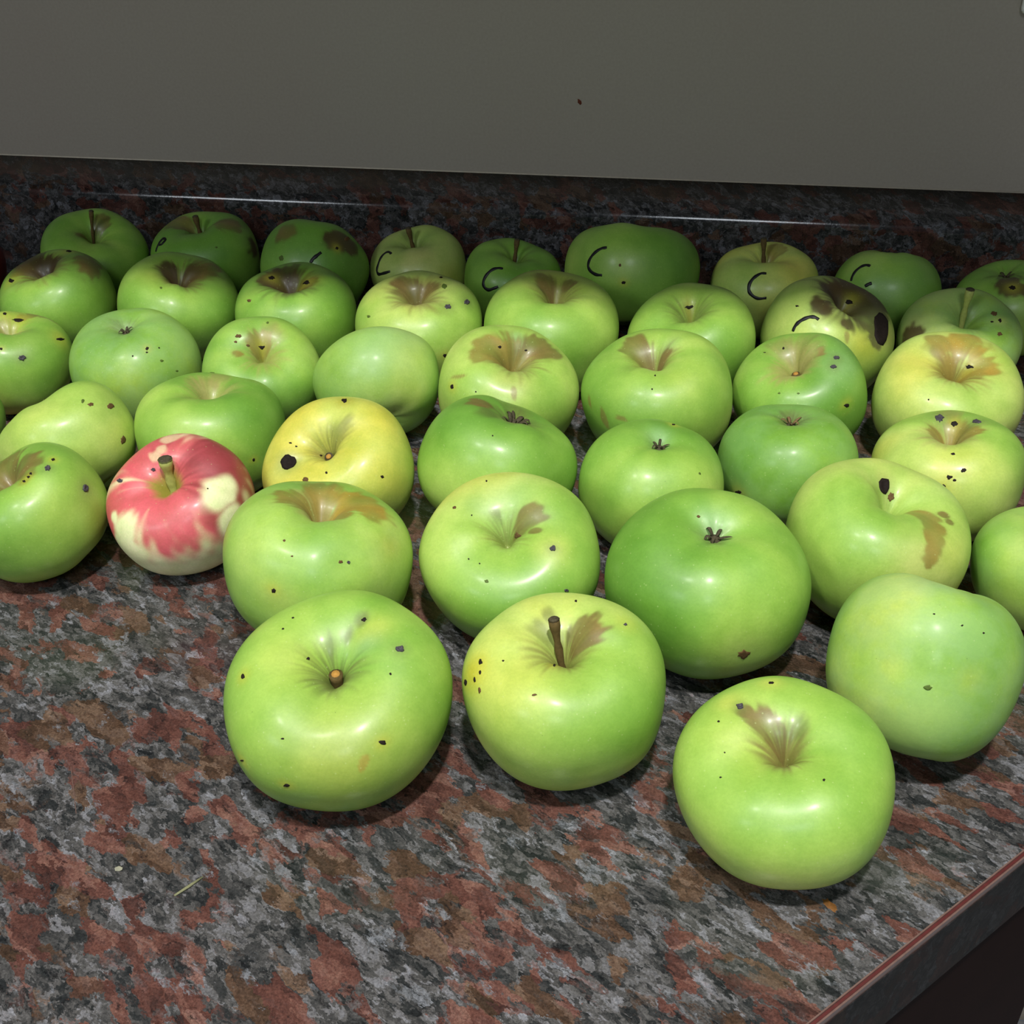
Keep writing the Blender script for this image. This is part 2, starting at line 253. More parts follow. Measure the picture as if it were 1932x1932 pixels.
    {'id': 'a7', 'loc': [-0.1522, 0.3958], 'z': 0.0343, 's': 0.0416, 'R': [[0.7916, 0.5933, 0.1463], [-0.6097, 0.7828, 0.1245], [-0.0406, -0.1877, 0.9814]], 'p': {'seed': 7, 'k': 0.86, 'ct': 0.3, 'wt': 0.45, 'dents': [([0.762, -0.285, 0.582], 0.223, 0.035)]}, 'h': 0.4, 'bloom': 0.2, 'cav': 'none', 'hw': 179, 'cr': ('p', 0.3, 0.7), 'rus': [([-0.265, -0.189, 0.946], 0.167, 'o'), ([-0.279, 0.203, 0.939], 0.223, 'o'), ([0.106, 0.371, 0.923], 0.234, 'O'), ([0.318, 0.372, 0.872], 0.167, 'O'), ([0.241, 0.081, 0.967], 0.111, 'o')], 'tint': [([-0.252, 0.107, 0.962], 0.134, 'p', 0.8), ([0.489, -0.864, 0.117], 0.201, 'y', 0.3), ([0.742, 0.3, 0.599], 0.167, 'o', 0.3)], 'spots': [([0.461, -0.868, 0.186], [0.0287, 0.0179, 0.0124], [0.0069, -0.0049, -0.0398], 0), ([0.751, -0.311, 0.582], [0.0108, 0.0241, -0.0011], [0.0121, -0.0068, -0.0192], 2), ([0.783, -0.239, 0.574], [0.0075, 0.0201, -0.0019], [0.0122, -0.0067, -0.0194], 1), ([0.297, -0.651, 0.698], [0.0109, 0.0095, 0.0043], [0.0124, -0.0072, -0.012], 2), ([0.457, -0.665, 0.591], [0.0108, 0.0104, 0.0033], [0.0064, -0.0037, -0.0091], 2)], 'pen': []},
    {'id': 'a8', 'loc': [-0.2348, 0.4385], 'z': 0.0307, 's': 0.0353, 'R': [[0.473, -0.8781, -0.0718], [0.7642, 0.4495, -0.4626], [0.4385, 0.1639, 0.8836]], 'p': {'seed': 8, 'k': 0.8452914708399767, 'ct': 0.42, 'wt': 0.42, 'dents': [([0.495, 0.415, 0.763], 0.14, 0.05)]}, 'h': 1.0, 'bloom': 0.05, 'cav': 'stem', 'hw': 143, 'red': 1, 'rus': [], 'tint': [], 'spots': [([0.078, 0.336, 0.939], [0.0258, -0.027, 0.0075], [-0.0234, -0.009, 0.0052], 1), ([0.237, -0.586, 0.775], [0.008, -0.0073, -0.008], [-0.0125, -0.0093, -0.0032], 0), ([-0.302, 0.523, 0.797], [0.0144, -0.0458, 0.0354], [-0.0249, -0.0267, 0.0081], 1)], 'pen': [], 'tip': [0.2284, 0.1054, 0.8465]},
    {'id': 'a9', 'loc': [-0.3041, 0.4214], 'z': 0.0315, 's': 0.0345, 'R': [[-0.8768, -0.2918, -0.3821], [0.3866, -0.9004, -0.1996], [-0.2858, -0.3227, 0.9023]], 'p': {'seed': 9, 'k': 0.8589495058628253, 'ct': 0.42, 'wt': 0.42}, 'h': 0.45, 'bloom': 0.05, 'cav': 'stub', 'hw': 146, 'cr': ('r', 0.27, 0.6), 'rus': [([-0.333, -0.181, 0.925], 0.246, 'r'), ([0.217, -0.225, 0.95], 0.273, 'r')], 'tint': [([-0.937, 0.341, 0.082], 0.546, 'y', 0.1)], 'spots': [([-0.677, -0.253, 0.691], [-0.0237, -0.0243, -0.0321], [-0.0325, 0.0405, -0.017], 1), ([-0.911, -0.387, 0.14], [0.012, -0.0481, -0.0545], [-0.0257, 0.0477, -0.0352], 1), ([-0.601, -0.413, 0.684], [-0.0136, -0.02, -0.0241], [-0.0229, 0.0241, -0.0056], 0), ([-0.587, -0.046, 0.808], [-0.0259, -0.0069, -0.0192], [-0.017, 0.0224, -0.0111], 0), ([-0.581, 0.03, 0.813], [-0.0278, -0.0071, -0.0196], [-0.0176, 0.0235, -0.0135], 0), ([-0.58, -0.102, 0.808], [-0.0187, -0.0051, -0.0141], [-0.0174, 0.022, -0.0097], 0)], 'pen': []},
    {'id': 'a10', 'loc': [-0.1655, 0.4783], 'z': 0.0349, 's': 0.0374, 'R': [[-0.1736, 0.9716, -0.1607], [-0.8257, -0.2326, -0.514], [-0.5368, 0.0435, 0.8426]], 'p': {'seed': 10, 'k': 0.86, 'ct': 0.48, 'wt': 0.42, 'dents': [([0.34, -0.352, 0.872], 0.153, 0.08), ([0.205, 0.244, 0.948], 0.181, 0.06)]}, 'h': 1.15, 'bloom': 0.05, 'cav': 'stub', 'hw': 144, 'cr': ('g', 0.27, 0.6), 'rus': [([-0.302, 0.167, 0.939], 0.153, 'g')], 'tint': [([-0.596, 0.596, 0.539], 0.556, 'Y', 0.35), ([0.259, 0.731, 0.631], 0.556, 'Y', 0.35), ([-0.527, -0.586, 0.615], 0.417, 'Y', 0.3), ([-0.659, 0.046, 0.751], 0.125, 'o', 0.5), ([0.584, -0.638, 0.502], 0.139, 'r', 0.5), ([0.071, -0.179, 0.981], 0.104, 'r', 0.5)], 'spots': [([0.329, -0.4, 0.855], [-0.0071, 0.0803, 0.0403], [0.0974, 0.0335, -0.0219], 4), ([-0.688, 0.024, 0.726], [-0.0074, 0.0395, -0.0083], [0.0565, 0.0408, 0.0522], 0), ([0.191, 0.827, 0.529], [-0.0132, 0.0174, -0.0225], [0.0213, 0.0051, -0.0157], 0), ([0.397, 0.248, 0.883], [-0.0054, 0.0217, -0.0037], [0.0181, 0.0087, -0.0106], 0), ([0.038, -0.488, 0.872], [-0.0062, 0.0212, 0.0121], [0.0164, 0.006, 0.0026], 0), ([0.073, -0.413, 0.908], [-0.0064, 0.0141, 0.0069], [0.0174, 0.0069, 0.0017], 0), ([0.525, 0.0, 0.851], [-0.0077, 0.0543, 0.0048], [0.0315, 0.0196, -0.0194], 2), ([0.058, -0.184, 0.981], [-0.0251, 0.0043, 0.0023], [0.0297, 0.017, 0.0014], 0)], 'pen': []},
    {'id': 'a11', 'loc': [-0.0876, 0.4939], 'z': 0.0357, 's': 0.0406, 'R': [[0.9367, 0.052, 0.3463], [-0.1356, 0.9656, 0.2219], [-0.3229, -0.2549, 0.9115]], 'p': {'seed': 11, 'k': 0.86, 'ct': 0.38, 'wt': 0.42, 'tp': 0.0, 'pit': 0.12}, 'h': 0.32, 'bloom': 0.05, 'cav': 'calyx', 'hw': 153, 'cs': 0.26, 'cr': ('g', 0.3, 0.6), 'rus': [([-0.504, -0.121, 0.855], 0.131, 'r'), ([-0.334, -0.358, 0.872], 0.131, 'g')], 'tint': [([-0.064, 0.346, 0.936], 0.196, 'g', 0.5)], 'spots': [([-0.091, -0.744, 0.662], [0.0114, 0.0031, 0.0051], [0.0063, -0.0103, -0.0107], 0)], 'pen': []},
    {'id': 'a12', 'loc': [-0.0066, 0.4945], 'z': 0.0301, 's': 0.0369, 'R': [[0.0167, -0.9969, 0.077], [0.9962, 0.01, -0.0868], [0.0858, 0.0781, 0.9932]], 'p': {'seed': 12, 'k': 0.86, 'ct': 0.22, 'wt': 0.34, 'tp': 0.0, 'pit': 0.12}, 'h': 0.38, 'bloom': 0.05, 'cav': 'calyx', 'hw': 137, 'cs': 0.12, 'cr': ('g', 0.16, 0.2), 'rus': [], 'tint': [([0.143, 0.02, 0.989], 0.189, 'b', 0.6)], 'spots': [([0.531, -0.157, 0.833], [0.0211, -0.0284, -0.0188], [-0.0396, -0.0029, 0.0247], 0), ([-0.432, -0.553, 0.712], [0.015, -0.0213, -0.0074], [-0.019, -0.0024, -0.0134], 3), ([-0.677, -0.492, 0.547], [0.0147, -0.0274, -0.0064], [-0.0122, -0.0038, -0.0185], 3)], 'pen': []},
    {'id': 'a13', 'loc': [0.0629, 0.5313], 'z': 0.0285, 's': 0.0359, 'R': [[-0.9923, 0.1145, -0.0469], [-0.1174, -0.9909, 0.0654], [-0.039, 0.0704, 0.9968]], 'p': {'seed': 13, 'k': 0.86, 'ct': 0.28, 'wt': 0.4, 'tp': 0.0, 'pit': 0.12}, 'h': 0.38, 'bloom': 0.35, 'cav': 'calyx', 'hw': 135, 'cs': 0.15, 'rus': [([-0.009, -0.18, 0.984], 0.148, 'g')], 'tint': [], 'spots': [([0.79, 0.584, -0.186], [-0.04, 0.0654, 0.0356], [-0.006, -0.0087, -0.0528], 0), ([0.985, -0.052, -0.163], [-0.0148, -0.0971, -0.0585], [-0.0019, 0.0206, -0.0178], 0)], 'pen': []},
    {'id': 'a14', 'loc': [0.098, 0.4507], 'z': 0.0335, 's': 0.0399, 'R': [[0.2317, 0.9644, 0.1271], [-0.9642, 0.2451, -0.1015], [-0.1291, -0.0991, 0.9867]], 'p': {'seed': 14, 'k': 0.86, 'ct': 0.42, 'wt': 0.36, 'dents': [([0.072, 0.29, 0.954], 0.282, 0.1), ([0.39, 0.273, 0.88], 0.282, 0.08), ([-0.307, 0.06, 0.95], 0.226, 0.04)]}, 'h': 0.68, 'bloom': 0.05, 'cav': 'none', 'hw': 177, 'cr': ('g', 0.22, 0.3), 'rus': [([0.276, 0.249, 0.928], 0.113, 'o'), ([0.381, 0.272, 0.883], 0.102, 'o'), ([0.497, 0.275, 0.823], 0.102, 'o'), ([0.618, 0.189, 0.763], 0.09, 'o'), ([0.713, 0.152, 0.684], 0.09, 'o'), ([0.784, 0.131, 0.607], 0.073, 'o'), ([0.831, 0.102, 0.547], 0.045, 'o'), ([0.261, 0.48, 0.837], 0.045, 'r'), ([0.368, 0.488, 0.792], 0.034, 'r')], 'tint': [([0.818, 0.036, 0.574], 0.339, 'p', 0.5), ([0.716, 0.397, 0.574], 0.282, 'y', 0.4), ([-0.372, -0.006, 0.928], 0.09, 'y', 0.5), ([-0.19, 0.661, 0.726], 0.226, 'b', 0.3)], 'spots': [([-0.325, -0.02, 0.946], [-0.0029, 0.0756, 0.0006], [0.0607, -0.0149, 0.0205], 4), ([-0.242, 0.079, 0.967], [0.0069, 0.0653, -0.0036], [0.034, 0.0076, 0.0079], 2)], 'pen': []},
    {'id': 'a15', 'loc': [0.1427, 0.5263], 'z': 0.0303, 's': 0.0366, 'R': [[0.9189, -0.3689, -0.1399], [0.3695, 0.9289, -0.0228], [0.1384, -0.0307, 0.9899]], 'p': {'seed': 15, 'k': 0.86, 'ct': 0.3, 'wt': 0.34}, 'h': 0.75, 'bloom': 0.05, 'cav': 'stub', 'hw': 149, 'cr': ('p', 0.34, 0.7), 'rus': [([0.241, 0.426, 0.872], 0.148, 'p'), ([0.181, 0.109, 0.977], 0.161, 'o'), ([-0.124, 0.156, 0.98], 0.121, 'o'), ([0.244, -0.138, 0.96], 0.107, 'o')], 'tint': [([-0.374, -0.61, 0.698], 0.403, 'y', 0.7), ([-0.095, -0.723, 0.684], 0.268, 'y', 0.4), ([0.189, 0.265, 0.946], 0.161, 'g', 0.5)], 'spots': [([0.081, 0.398, 0.914], [0.0595, -0.0221, 0.0044], [-0.0432, -0.0598, 0.0299], 1), ([0.222, 0.247, 0.943], [0.0504, -0.0344, -0.0029], [-0.0138, -0.0319, 0.0116], 0), ([0.425, 0.041, 0.904], [0.0251, -0.0525, -0.0094], [-0.035, -0.0611, 0.0192], 1), ([-0.255, -0.5, 0.828], [0.0277, -0.0147, -0.0004], [-0.012, -0.0201, -0.0158], 0), ([-0.24, -0.717, 0.655], [0.0337, -0.0137, -0.0027], [-0.0116, -0.0222, -0.0286], 0), ([-0.413, -0.701, 0.582], [0.0375, -0.021, 0.0012], [-0.0102, -0.0199, -0.0312], 0), ([-0.373, -0.749, 0.547], [0.0275, -0.0138, -0.0001], [-0.0056, -0.0114, -0.0194], 0), ([-0.508, -0.726, 0.464], [0.0316, -0.0202, 0.003], [-0.0084, -0.0166, -0.0353], 0)], 'pen': []},
    {'id': 'a16', 'loc': [0.1757, 0.4511], 'z': 0.027, 's': 0.033, 'R': [[-0.4719, -0.8764, -0.0957], [0.8641, -0.4813, 0.1472], [-0.1751, -0.0132, 0.9845]], 'p': {'seed': 16, 'k': 0.86, 'ct': 0.35}, 'h': 0.5, 'bloom': 0.3, 'cav': 'none', 'hw': 155, 'rus': [], 'tint': [], 'pen': []},
    {'id': 'a17', 'loc': [-0.009, 0.5844], 'z': 0.0359, 's': 0.0433, 'R': [[-0.7764, 0.6107, -0.156], [-0.5844, -0.7902, -0.1847], [-0.236, -0.0522, 0.9703]], 'p': {'seed': 17, 'k': 0.86, 'ct': 0.42, 'wt': 0.38}, 'h': 0.62, 'bloom': 0.05, 'cav': 'none', 'hw': 143, 'cr': ('r', 0.28, 0.6), 'rus': [([-0.022, -0.365, 0.931], 0.182, 'r'), ([-0.002, -0.255, 0.967], 0.168, 'r'), ([-0.206, 0.044, 0.977], 0.112, 'r')], 'tint': [([-0.312, -0.022, 0.95], 0.154, 'b', 0.4), ([-0.055, 0.693, 0.719], 0.28, 'y', 0.25)], 'spots': [([0.227, 0.418, 0.88], [-0.0111, 0.0075, -0.0007], [0.0122, 0.0165, -0.011], 0), ([0.365, 0.542, 0.757], [-0.0095, 0.0076, -0.0009], [0.0068, 0.0086, -0.0095], 0)], 'streak': [([0.908, 0.193, 0.373], [-0.0152, 0.0374, 0.0175], [0.0481, 0.0179, -0.1263], 'r'), ([0.902, -0.119, 0.414], [-0.0054, 0.0402, 0.0232], [0.0413, 0.0189, -0.0847], 'r'), ([0.792, 0.439, 0.424], [-0.0422, 0.0604, 0.0163], [0.0114, 0.0073, -0.0287], 'r')], 'pen': []},
    {'id': 'a18', 'loc': [-0.0963, 0.5799], 'z': 0.0358, 's': 0.04, 'R': [[0.621, 0.7367, 0.2678], [-0.6959, 0.6754, -0.2442], [-0.3608, -0.0347, 0.932]], 'p': {'seed': 18, 'k': 0.86, 'ct': 0.46, 'wt': 0.36}, 'h': 0.62, 'bloom': 0.05, 'cav': 'none', 'hw': 133, 'cr': ('r', 0.36, 0.7), 'rus': [([-0.253, -0.291, 0.923], 0.226, 'o'), ([-0.155, -0.019, 0.988], 0.241, 'o'), ([-0.121, 0.423, 0.898], 0.195, 'r'), ([0.004, 0.236, 0.972], 0.15, 'p'), ([0.043, 0.488, 0.872], 0.165, 'r'), ([-0.173, -0.503, 0.847], 0.12, 'o')], 'tint': [([0.427, -0.305, 0.851], 0.301, 'p', 0.4), ([-0.329, 0.201, 0.923], 0.12, 'b', 0.5)], 'spots': [([-0.04, -0.909, 0.414], [0.033, 0.0129, 0.0314], [0.03, -0.0153, -0.0308], 0), ([-0.306, -0.13, 0.943], [0.0067, 0.0335, 0.0068], [0.0134, -0.011, 0.0028], 0), ([-0.151, 0.303, 0.941], [0.0159, 0.0295, -0.007], [0.0113, -0.0009, 0.0021], 0), ([0.274, -0.752, 0.599], [0.0094, 0.0093, 0.0074], [0.0099, -0.0046, -0.0103], 0)], 'streak': [([0.571, -0.371, 0.732], [0.0166, 0.0369, 0.0058], [0.0513, -0.021, -0.0507], 'r'), ([-0.057, -0.811, 0.582], [0.1056, 0.0594, 0.093], [0.0186, -0.0089, -0.0106], 'r')], 'pen': []},
    {'id': 'a19', 'loc': [-0.1719, 0.5812], 'z': 0.0346, 's': 0.0366, 'R': [[0.8767, -0.3055, -0.3715], [0.4701, 0.381, 0.7961], [-0.1017, -0.8726, 0.4777]], 'p': {'seed': 19, 'k': 0.7607987997580216, 'ct': 0.3, 'tp': 0.1, 'pit': 0.1}, 'h': 0.25, 'bloom': 0.25, 'cav': 'none', 'hw': 123, 'cr': ('g', 0.2, 0.2), 'rus': [], 'tint': [([-0.399, -0.818, -0.414], 0.486, 'b', 0.3), ([0.083, -0.954, 0.287], 0.567, 'b', 0.4)], 'pen': []},
    {'id': 'a20', 'loc': [-0.2467, 0.5882], 'z': 0.0331, 's': 0.0358, 'R': [[-0.7713, -0.5944, 0.2276], [0.4584, -0.7669, -0.4492], [0.4415, -0.2422, 0.8639]], 'p': {'seed': 20, 'k': 0.86, 'ct': 0.42, 'wt': 0.42}, 'h': 0.52, 'bloom': 0.15, 'cav': 'none', 'hw': 116, 'cr': ('p', 0.34, 0.6), 'rus': [([0.206, -0.35, 0.914], 0.207, 'p'), ([0.166, -0.209, 0.964], 0.155, 'o'), ([0.248, 0.0, 0.969], 0.138, 'o'), ([0.229, 0.352, 0.908], 0.069, 'o')], 'tint': [], 'spots': [([0.451, 0.125, 0.883], [-0.0301, -0.0432, 0.0215], [-0.0211, 0.0255, 0.0072], 2), ([0.41, 0.227, 0.883], [-0.015, -0.0245, 0.0133], [-0.0175, 0.0205, 0.0029], 2), ([0.293, 0.109, 0.95], [-0.0175, -0.0419, 0.0102], [-0.0129, 0.0191, 0.0018], 2), ([0.191, -0.139, 0.972], [-0.0491, -0.07, -0.0003], [-0.0139, 0.0134, 0.0046], 0), ([0.388, -0.424, 0.818], [-0.0164, -0.0188, -0.002], [-0.0263, 0.0189, 0.0223], 3)], 'pen': []},
    {'id': 'a21', 'loc': [-0.33, 0.5902], 'z': 0.0321, 's': 0.0391, 'R': [[-0.4039, 0.9146, 0.0205], [-0.9015, -0.3942, -0.1785], [-0.1552, -0.0906, 0.9837]], 'p': {'seed': 21, 'k': 0.86, 'ct': 0.22, 'wt': 0.34, 'tp': 0, 'pit': 0.12}, 'h': 0.4, 'bloom': 0.5, 'cav': 'calyx', 'hw': 126, 'cs': 0.11, 'rus': [], 'tint': [([0.545, -0.033, 0.837], 0.317, 'd', 0.3), ([0.719, 0.647, 0.254], 0.397, 'y', 0.3), ([0.066, -0.246, 0.967], 0.238, 'g', 0.3)], 'spots': [([0.167, 0.624, 0.763], [-0.023, 0.0166, -0.0085], [0.0235, 0.0184, -0.0202], 0), ([0.213, 0.654, 0.726], [-0.0171, 0.0125, -0.0063], [0.0109, 0.0083, -0.0107], 0), ([0.391, 0.558, 0.732], [-0.0099, 0.0102, -0.0025], [0.0102, 0.0076, -0.0112], 0), ([0.024, 0.702, 0.712], [-0.0131, 0.0065, -0.006], [0.0119, 0.0095, -0.0097], 0), ([0.122, 0.816, 0.565], [-0.0268, 0.0128, -0.0126], [0.0144, 0.0103, -0.018], 3), ([-0.008, 0.947, 0.32], [-0.0259, 0.0051, -0.0159], [0.0076, 0.0051, -0.015], 3)], 'pen': []},
    {'id': 'a22', 'loc': [-0.4141, 0.5928], 'z': 0.0281, 's': 0.0353, 'R': [[0.9568, 0.2764, 0.0899], [-0.2785, 0.9604, 0.0116], [-0.0832, -0.0361, 0.9959]], 'p': {'seed': 22, 'k': 0.86, 'ct': 0.38, 'wt': 0.4, 'dents': [([0.025, 0.412, 0.911], 0.153, 0.06)]}, 'h': 0.55, 'bloom': 0.05, 'cav': 'none', 'hw': 117, 'cr': ('p', 0.34, 0.7), 'rus': [([-0.118, 0.425, 0.898], 0.102, 'r'), ([-0.055, 0.572, 0.818], 0.085, 'r'), ([0.061, 0.699, 0.712], 0.119, 'r'), ([0.233, 0.74, 0.631], 0.102, 'r'), ([0.395, 0.775, 0.492], 0.068, 'r'), ([-0.273, 0.01, 0.962], 0.17, 'p')], 'tint': [([0.588, -0.25, 0.769], 0.34, 'p', 0.1)], 'spots': [([0.71, -0.443, 0.547], [0.0387, 0.0496, -0.01], [0.0212, -0.0272, -0.0495], 1), ([-0.339, 0.27, 0.901], [0.0249, 0.0217, 0.0029], [0.0345, -0.0357, 0.0237], 0), ([0.422, -0.57, 0.705], [0.0241, 0.0186, 0.0006], [0.0137, -0.0168, -0.0218], 0), ([0.712, 0.379, 0.591], [-0.0183, 0.1301, -0.0614], [0.0263, -0.0278, -0.0139], 0), ([-0.111, 0.362, 0.925], [0.0844, 0.0968, -0.0278], [0.0314, -0.0243, 0.0133], 0)], 'pen': []},
    {'id': 'a23', 'loc': [0.0736, 0.6054], 'z': 0.0338, 's': 0.0378, 'R': [[0.0545, -0.9502, -0.3069], [0.9465, 0.147, -0.2873], [0.3181, -0.2748, 0.9073]], 'p': {'seed': 23, 'k': 0.86, 'ct': 0.38, 'wt': 0.4}, 'h': 0.33, 'bloom': 0.05, 'cav': 'stub', 'hw': 130, 'cr': ('p', 0.36, 0.7), 'rus': [([0.414, -0.103, 0.904], 0.246, 'p'), ([0.361, 0.153, 0.92], 0.215, 'p'), ([0.179, -0.287, 0.941], 0.185, 'p'), ([0.155, -0.427, 0.891], 0.092, 'r')], 'tint': [([-0.137, -0.674, 0.726], 0.308, 'b', 0.4), ([0.544, -0.672, 0.502], 0.308, 'b', 0.3)], 'spots': [([-0.005, -0.604, 0.797], [0.0102, -0.0419, -0.0316], [-0.0455, -0.0001, -0.0004], 1), ([-0.192, -0.572, 0.797], [0.0086, -0.0418, -0.0279], [-0.0384, 0.0016, -0.0081], 1), ([-0.617, -0.709, 0.341], [0.0257, -0.0417, -0.0403], [-0.0217, -0.0002, -0.0398], 0), ([0.379, 0.165, 0.911], [0.0028, -0.0234, 0.0031], [-0.0235, 0.0031, 0.0092], 0), ([-0.59, 0.158, 0.792], [-0.0047, -0.0218, 0.0009], [-0.0131, -0.0003, -0.0097], 3), ([-0.624, -0.099, 0.775], [-0.0009, -0.021, -0.0034], [-0.0128, 0.0008, -0.0102], 3), ([0.286, 0.424, 0.86], [-0.002, -0.0194, 0.0102], [-0.0119, 0.0004, 0.0037], 0)], 'streak': [([-0.62, -0.726, 0.298], [0.0423, -0.0629, -0.0652], [-0.0363, -0.0003, -0.0762], 'd')], 'pen': []},
    {'id': 'a24', 'loc': [0.1539, 0.6051], 'z': 0.0359, 's': 0.0404, 'R': [[-0.9998, -0.0205, -0.003], [0.0202, -0.9325, -0.3605], [0.0046, -0.3605, 0.9328]], 'p': {'seed': 24, 'k': 0.86, 'ct': 0.46, 'wt': 0.46}, 'h': 0.85, 'bloom': 0.05, 'cav': 'none', 'hw': 146, 'cr': ('o', 0.34, 0.85), 'rus': [([0.241, -0.418, 0.876], 0.178, 'o'), ([-0.052, -0.494, 0.868], 0.205, 'O'), ([-0.267, -0.324, 0.908], 0.205, 'O'), ([-0.401, -0.064, 0.914], 0.178, 'O'), ([0.112, -0.215, 0.97], 0.151, 'o'), ([-0.271, -0.036, 0.962], 0.164, 'o'), ([0.288, -0.498, 0.818], 0.11, 'o')], 'tint': [([-0.529, -0.103, 0.842], 0.411, 'y', 0.3)], 'spots': [([0.376, 0.568, 0.732], [-0.0116, 0.002, 0.0044], [-0.0012, 0.0116, -0.0084], 0), ([-0.243, -0.152, 0.958], [-0.0622, 0.0259, -0.0117], [-0.0091, 0.0292, 0.0023], 0)], 'pen': []},
    {'id': 'a25', 'loc': [0.0092, 0.6695], 'z': 0.0346, 's': 0.04, 'R': [[0.1405, 0.9825, -0.1226], [-0.9551, 0.1019, -0.2782], [-0.2608, 0.1562, 0.9527]], 'p': {'seed': 25, 'k': 0.86, 'ct': 0.46, 'wt': 0.36}, 'h': 0.5, 'bloom': 0.05, 'cav': 'none', 'hw': 122, 'cr': ('g', 0.3, 0.6), 'rus': [([-0.229, 0.008, 0.973], 0.082, 'g')], 'tint': [], 'spots': [([-0.267, 0.019, 0.964], [-0.0184, 0.1079, -0.0072], [0.0188, -0.004, 0.0053], 0)], 'pen': []},
    {'id': 'a26', 'loc': [-0.0811, 0.6719], 'z': 0.0365, 's': 0.0431, 'R': [[0.9689, -0.223, 0.1075], [0.2365, 0.962, -0.1365], [-0.073, 0.1577, 0.9848]], 'p': {'seed': 26, 'k': 0.86, 'ct': 0.4, 'wt': 0.4}, 'h': 0.55, 'bloom': 0.05, 'cav': 'none', 'hw': 127, 'cr': ('r', 0.32, 0.6), 'rus': [([-0.153, 0.265, 0.952], 0.157, 'r'), ([0.219, 0.275, 0.936], 0.11, 'r')], 'tint': [([-0.044, 0.383, 0.923], 0.627, 'o', 0.35)], 'pen': []},
    {'id': 'a27', 'loc': [-0.1682, 0.6663], 'z': 0.0352, 's': 0.0408, 'R': [[-0.3514, -0.9352, 0.0443], [0.9086, -0.3521, -0.2248], [0.2258, -0.0388, 0.9734]], 'p': {'seed': 27, 'k': 0.86, 'ct': 0.36, 'wt': 0.44}, 'h': 0.6, 'bloom': 0.05, 'cav': 'none', 'hw': 120, 'cr': ('r', 0.42, 0.7), 'rus': [([0.297, 0.148, 0.943], 0.2, 'r'), ([0.222, -0.025, 0.975], 0.167, 'r'), ([0.199, -0.274, 0.941], 0.133, 'r'), ([0.339, 0.26, 0.904], 0.133, 'r')], 'tint': [([0.153, 0.664, 0.732], 0.25, 'y', 0.3)], 'spots': [([-0.427, -0.406, 0.808], [0.0104, -0.0537, -0.0214], [-0.0525, 0.0163, -0.0196], 1), ([-0.227, -0.7, 0.677], [0.0311, -0.047, -0.0382], [-0.0544, 0.0089, -0.0091], 1), ([-0.942, -0.261, 0.209], [0.008, -0.0406, -0.0147], [-0.0092, 0.0005, -0.041], 0), ([0.404, -0.449, 0.797], [-0.002, -0.0289, -0.0152], [-0.0413, 0.0024, 0.0223], 0), ([0.099, -0.465, 0.88], [-0.0189, -0.0442, -0.0212], [-0.0851, 0.007, 0.0133], 3), ([-0.222, 0.75, 0.624], [-0.0343, -0.0299, 0.0237], [-0.0269, 0.0024, -0.0125], 3)], 'pen': []},
    {'id': 'a28', 'loc': [-0.2551, 0.6768], 'z': 0.0332, 's': 0.0404, 'R': [[-0.8769, 0.4804, -0.0167], [-0.4709, -0.8655, -0.1708], [-0.0965, -0.1419, 0.9852]], 'p': {'seed': 28, 'k': 0.86, 'ct': 0.4, 'wt': 0.4}, 'h': 0.45, 'bloom': 0.05, 'cav': 'none', 'hw': 115, 'cr': ('R', 0.4, 0.85), 'rus': [([0.203, -0.296, 0.933], 0.208, 'R'), ([-0.024, -0.247, 0.969], 0.19, 'R'), ([-0.285, 0.068, 0.956], 0.156, 'R'), ([0.369, -0.253, 0.894], 0.121, 'R')], 'tint': [], 'spots': [([0.643, 0.203, 0.739], [-0.0357, 0.0449, 0.0188], [0.0079, 0.0382, -0.0174], 2), ([0.251, -0.328, 0.911], [-0.0632, -0.0059, 0.0153], [0.019, 0.0499, 0.0127], 0), ([-0.304, 0.073, 0.95], [-0.0371, 0.103, -0.0198], [0.0185, 0.0808, -0.0003], 0)], 'pen': []},
    {'id': 'a29', 'loc': [-0.3413, 0.6806], 'z': 0.0345, 's': 0.0396, 'R': [[0.5282, 0.7991, 0.2873], [-0.7982, 0.5826, -0.153], [-0.2897, -0.1485, 0.9455]], 'p': {'seed': 29, 'k': 0.86, 'ct': 0.4, 'wt': 0.44}, 'h': 0.6, 'bloom': 0.05, 'cav': 'none', 'hw': 115, 'cr': ('r', 0.32, 0.8), 'rus': [([-0.244, -0.162, 0.956], 0.19, 'R'), ([-0.1, 0.241, 0.965], 0.156, 'R'), ([-0.085, 0.418, 0.904], 0.26, 'r'), ([-0.141, 0.528, 0.837], 0.208, 'r')], 'tint': [([-0.017, -0.378, 0.925], 0.346, 'y', 0.4)], 'spots': [([0.361, -0.381, 0.851], [0.0079, 0.0227, 0.0068], [0.0356, -0.0024, -0.0162], 3)], 'pen': []},
    {'id': 'a30', 'loc': [-0.4307, 0.6845], 'z': 0.0337, 's': 0.038, 'R': [[0.6814, -0.7109, -0.1743], [0.6631, 0.7003, -0.2642], [0.3099, 0.0645, 0.9486]], 'p': {'seed': 30, 'k': 0.86, 'ct': 0.36, 'wt': 0.44}, 'h': 0.3, 'bloom': 0.05, 'cav': 'none', 'hw': 111, 'cr': ('r', 0.4, 0.8), 'rus': [([-0.054, 0.361, 0.931], 0.233, 'R'), ([0.189, 0.18, 0.965], 0.233, 'R'), ([-0.252, 0.353, 0.901], 0.179, 'r'), ([0.697, -0.394, 0.599], 0.233, 'r')], 'tint': [], 'spots': [([-0.511, 0.212, 0.833], [0.0258, -0.0622, 0.0317], [-0.035, -0.0754, -0.0023], 0), ([0.612, 0.229, 0.757], [0.0414, -0.0231, -0.0265], [-0.0127, -0.082, 0.0351], 0)], 'pen': []},
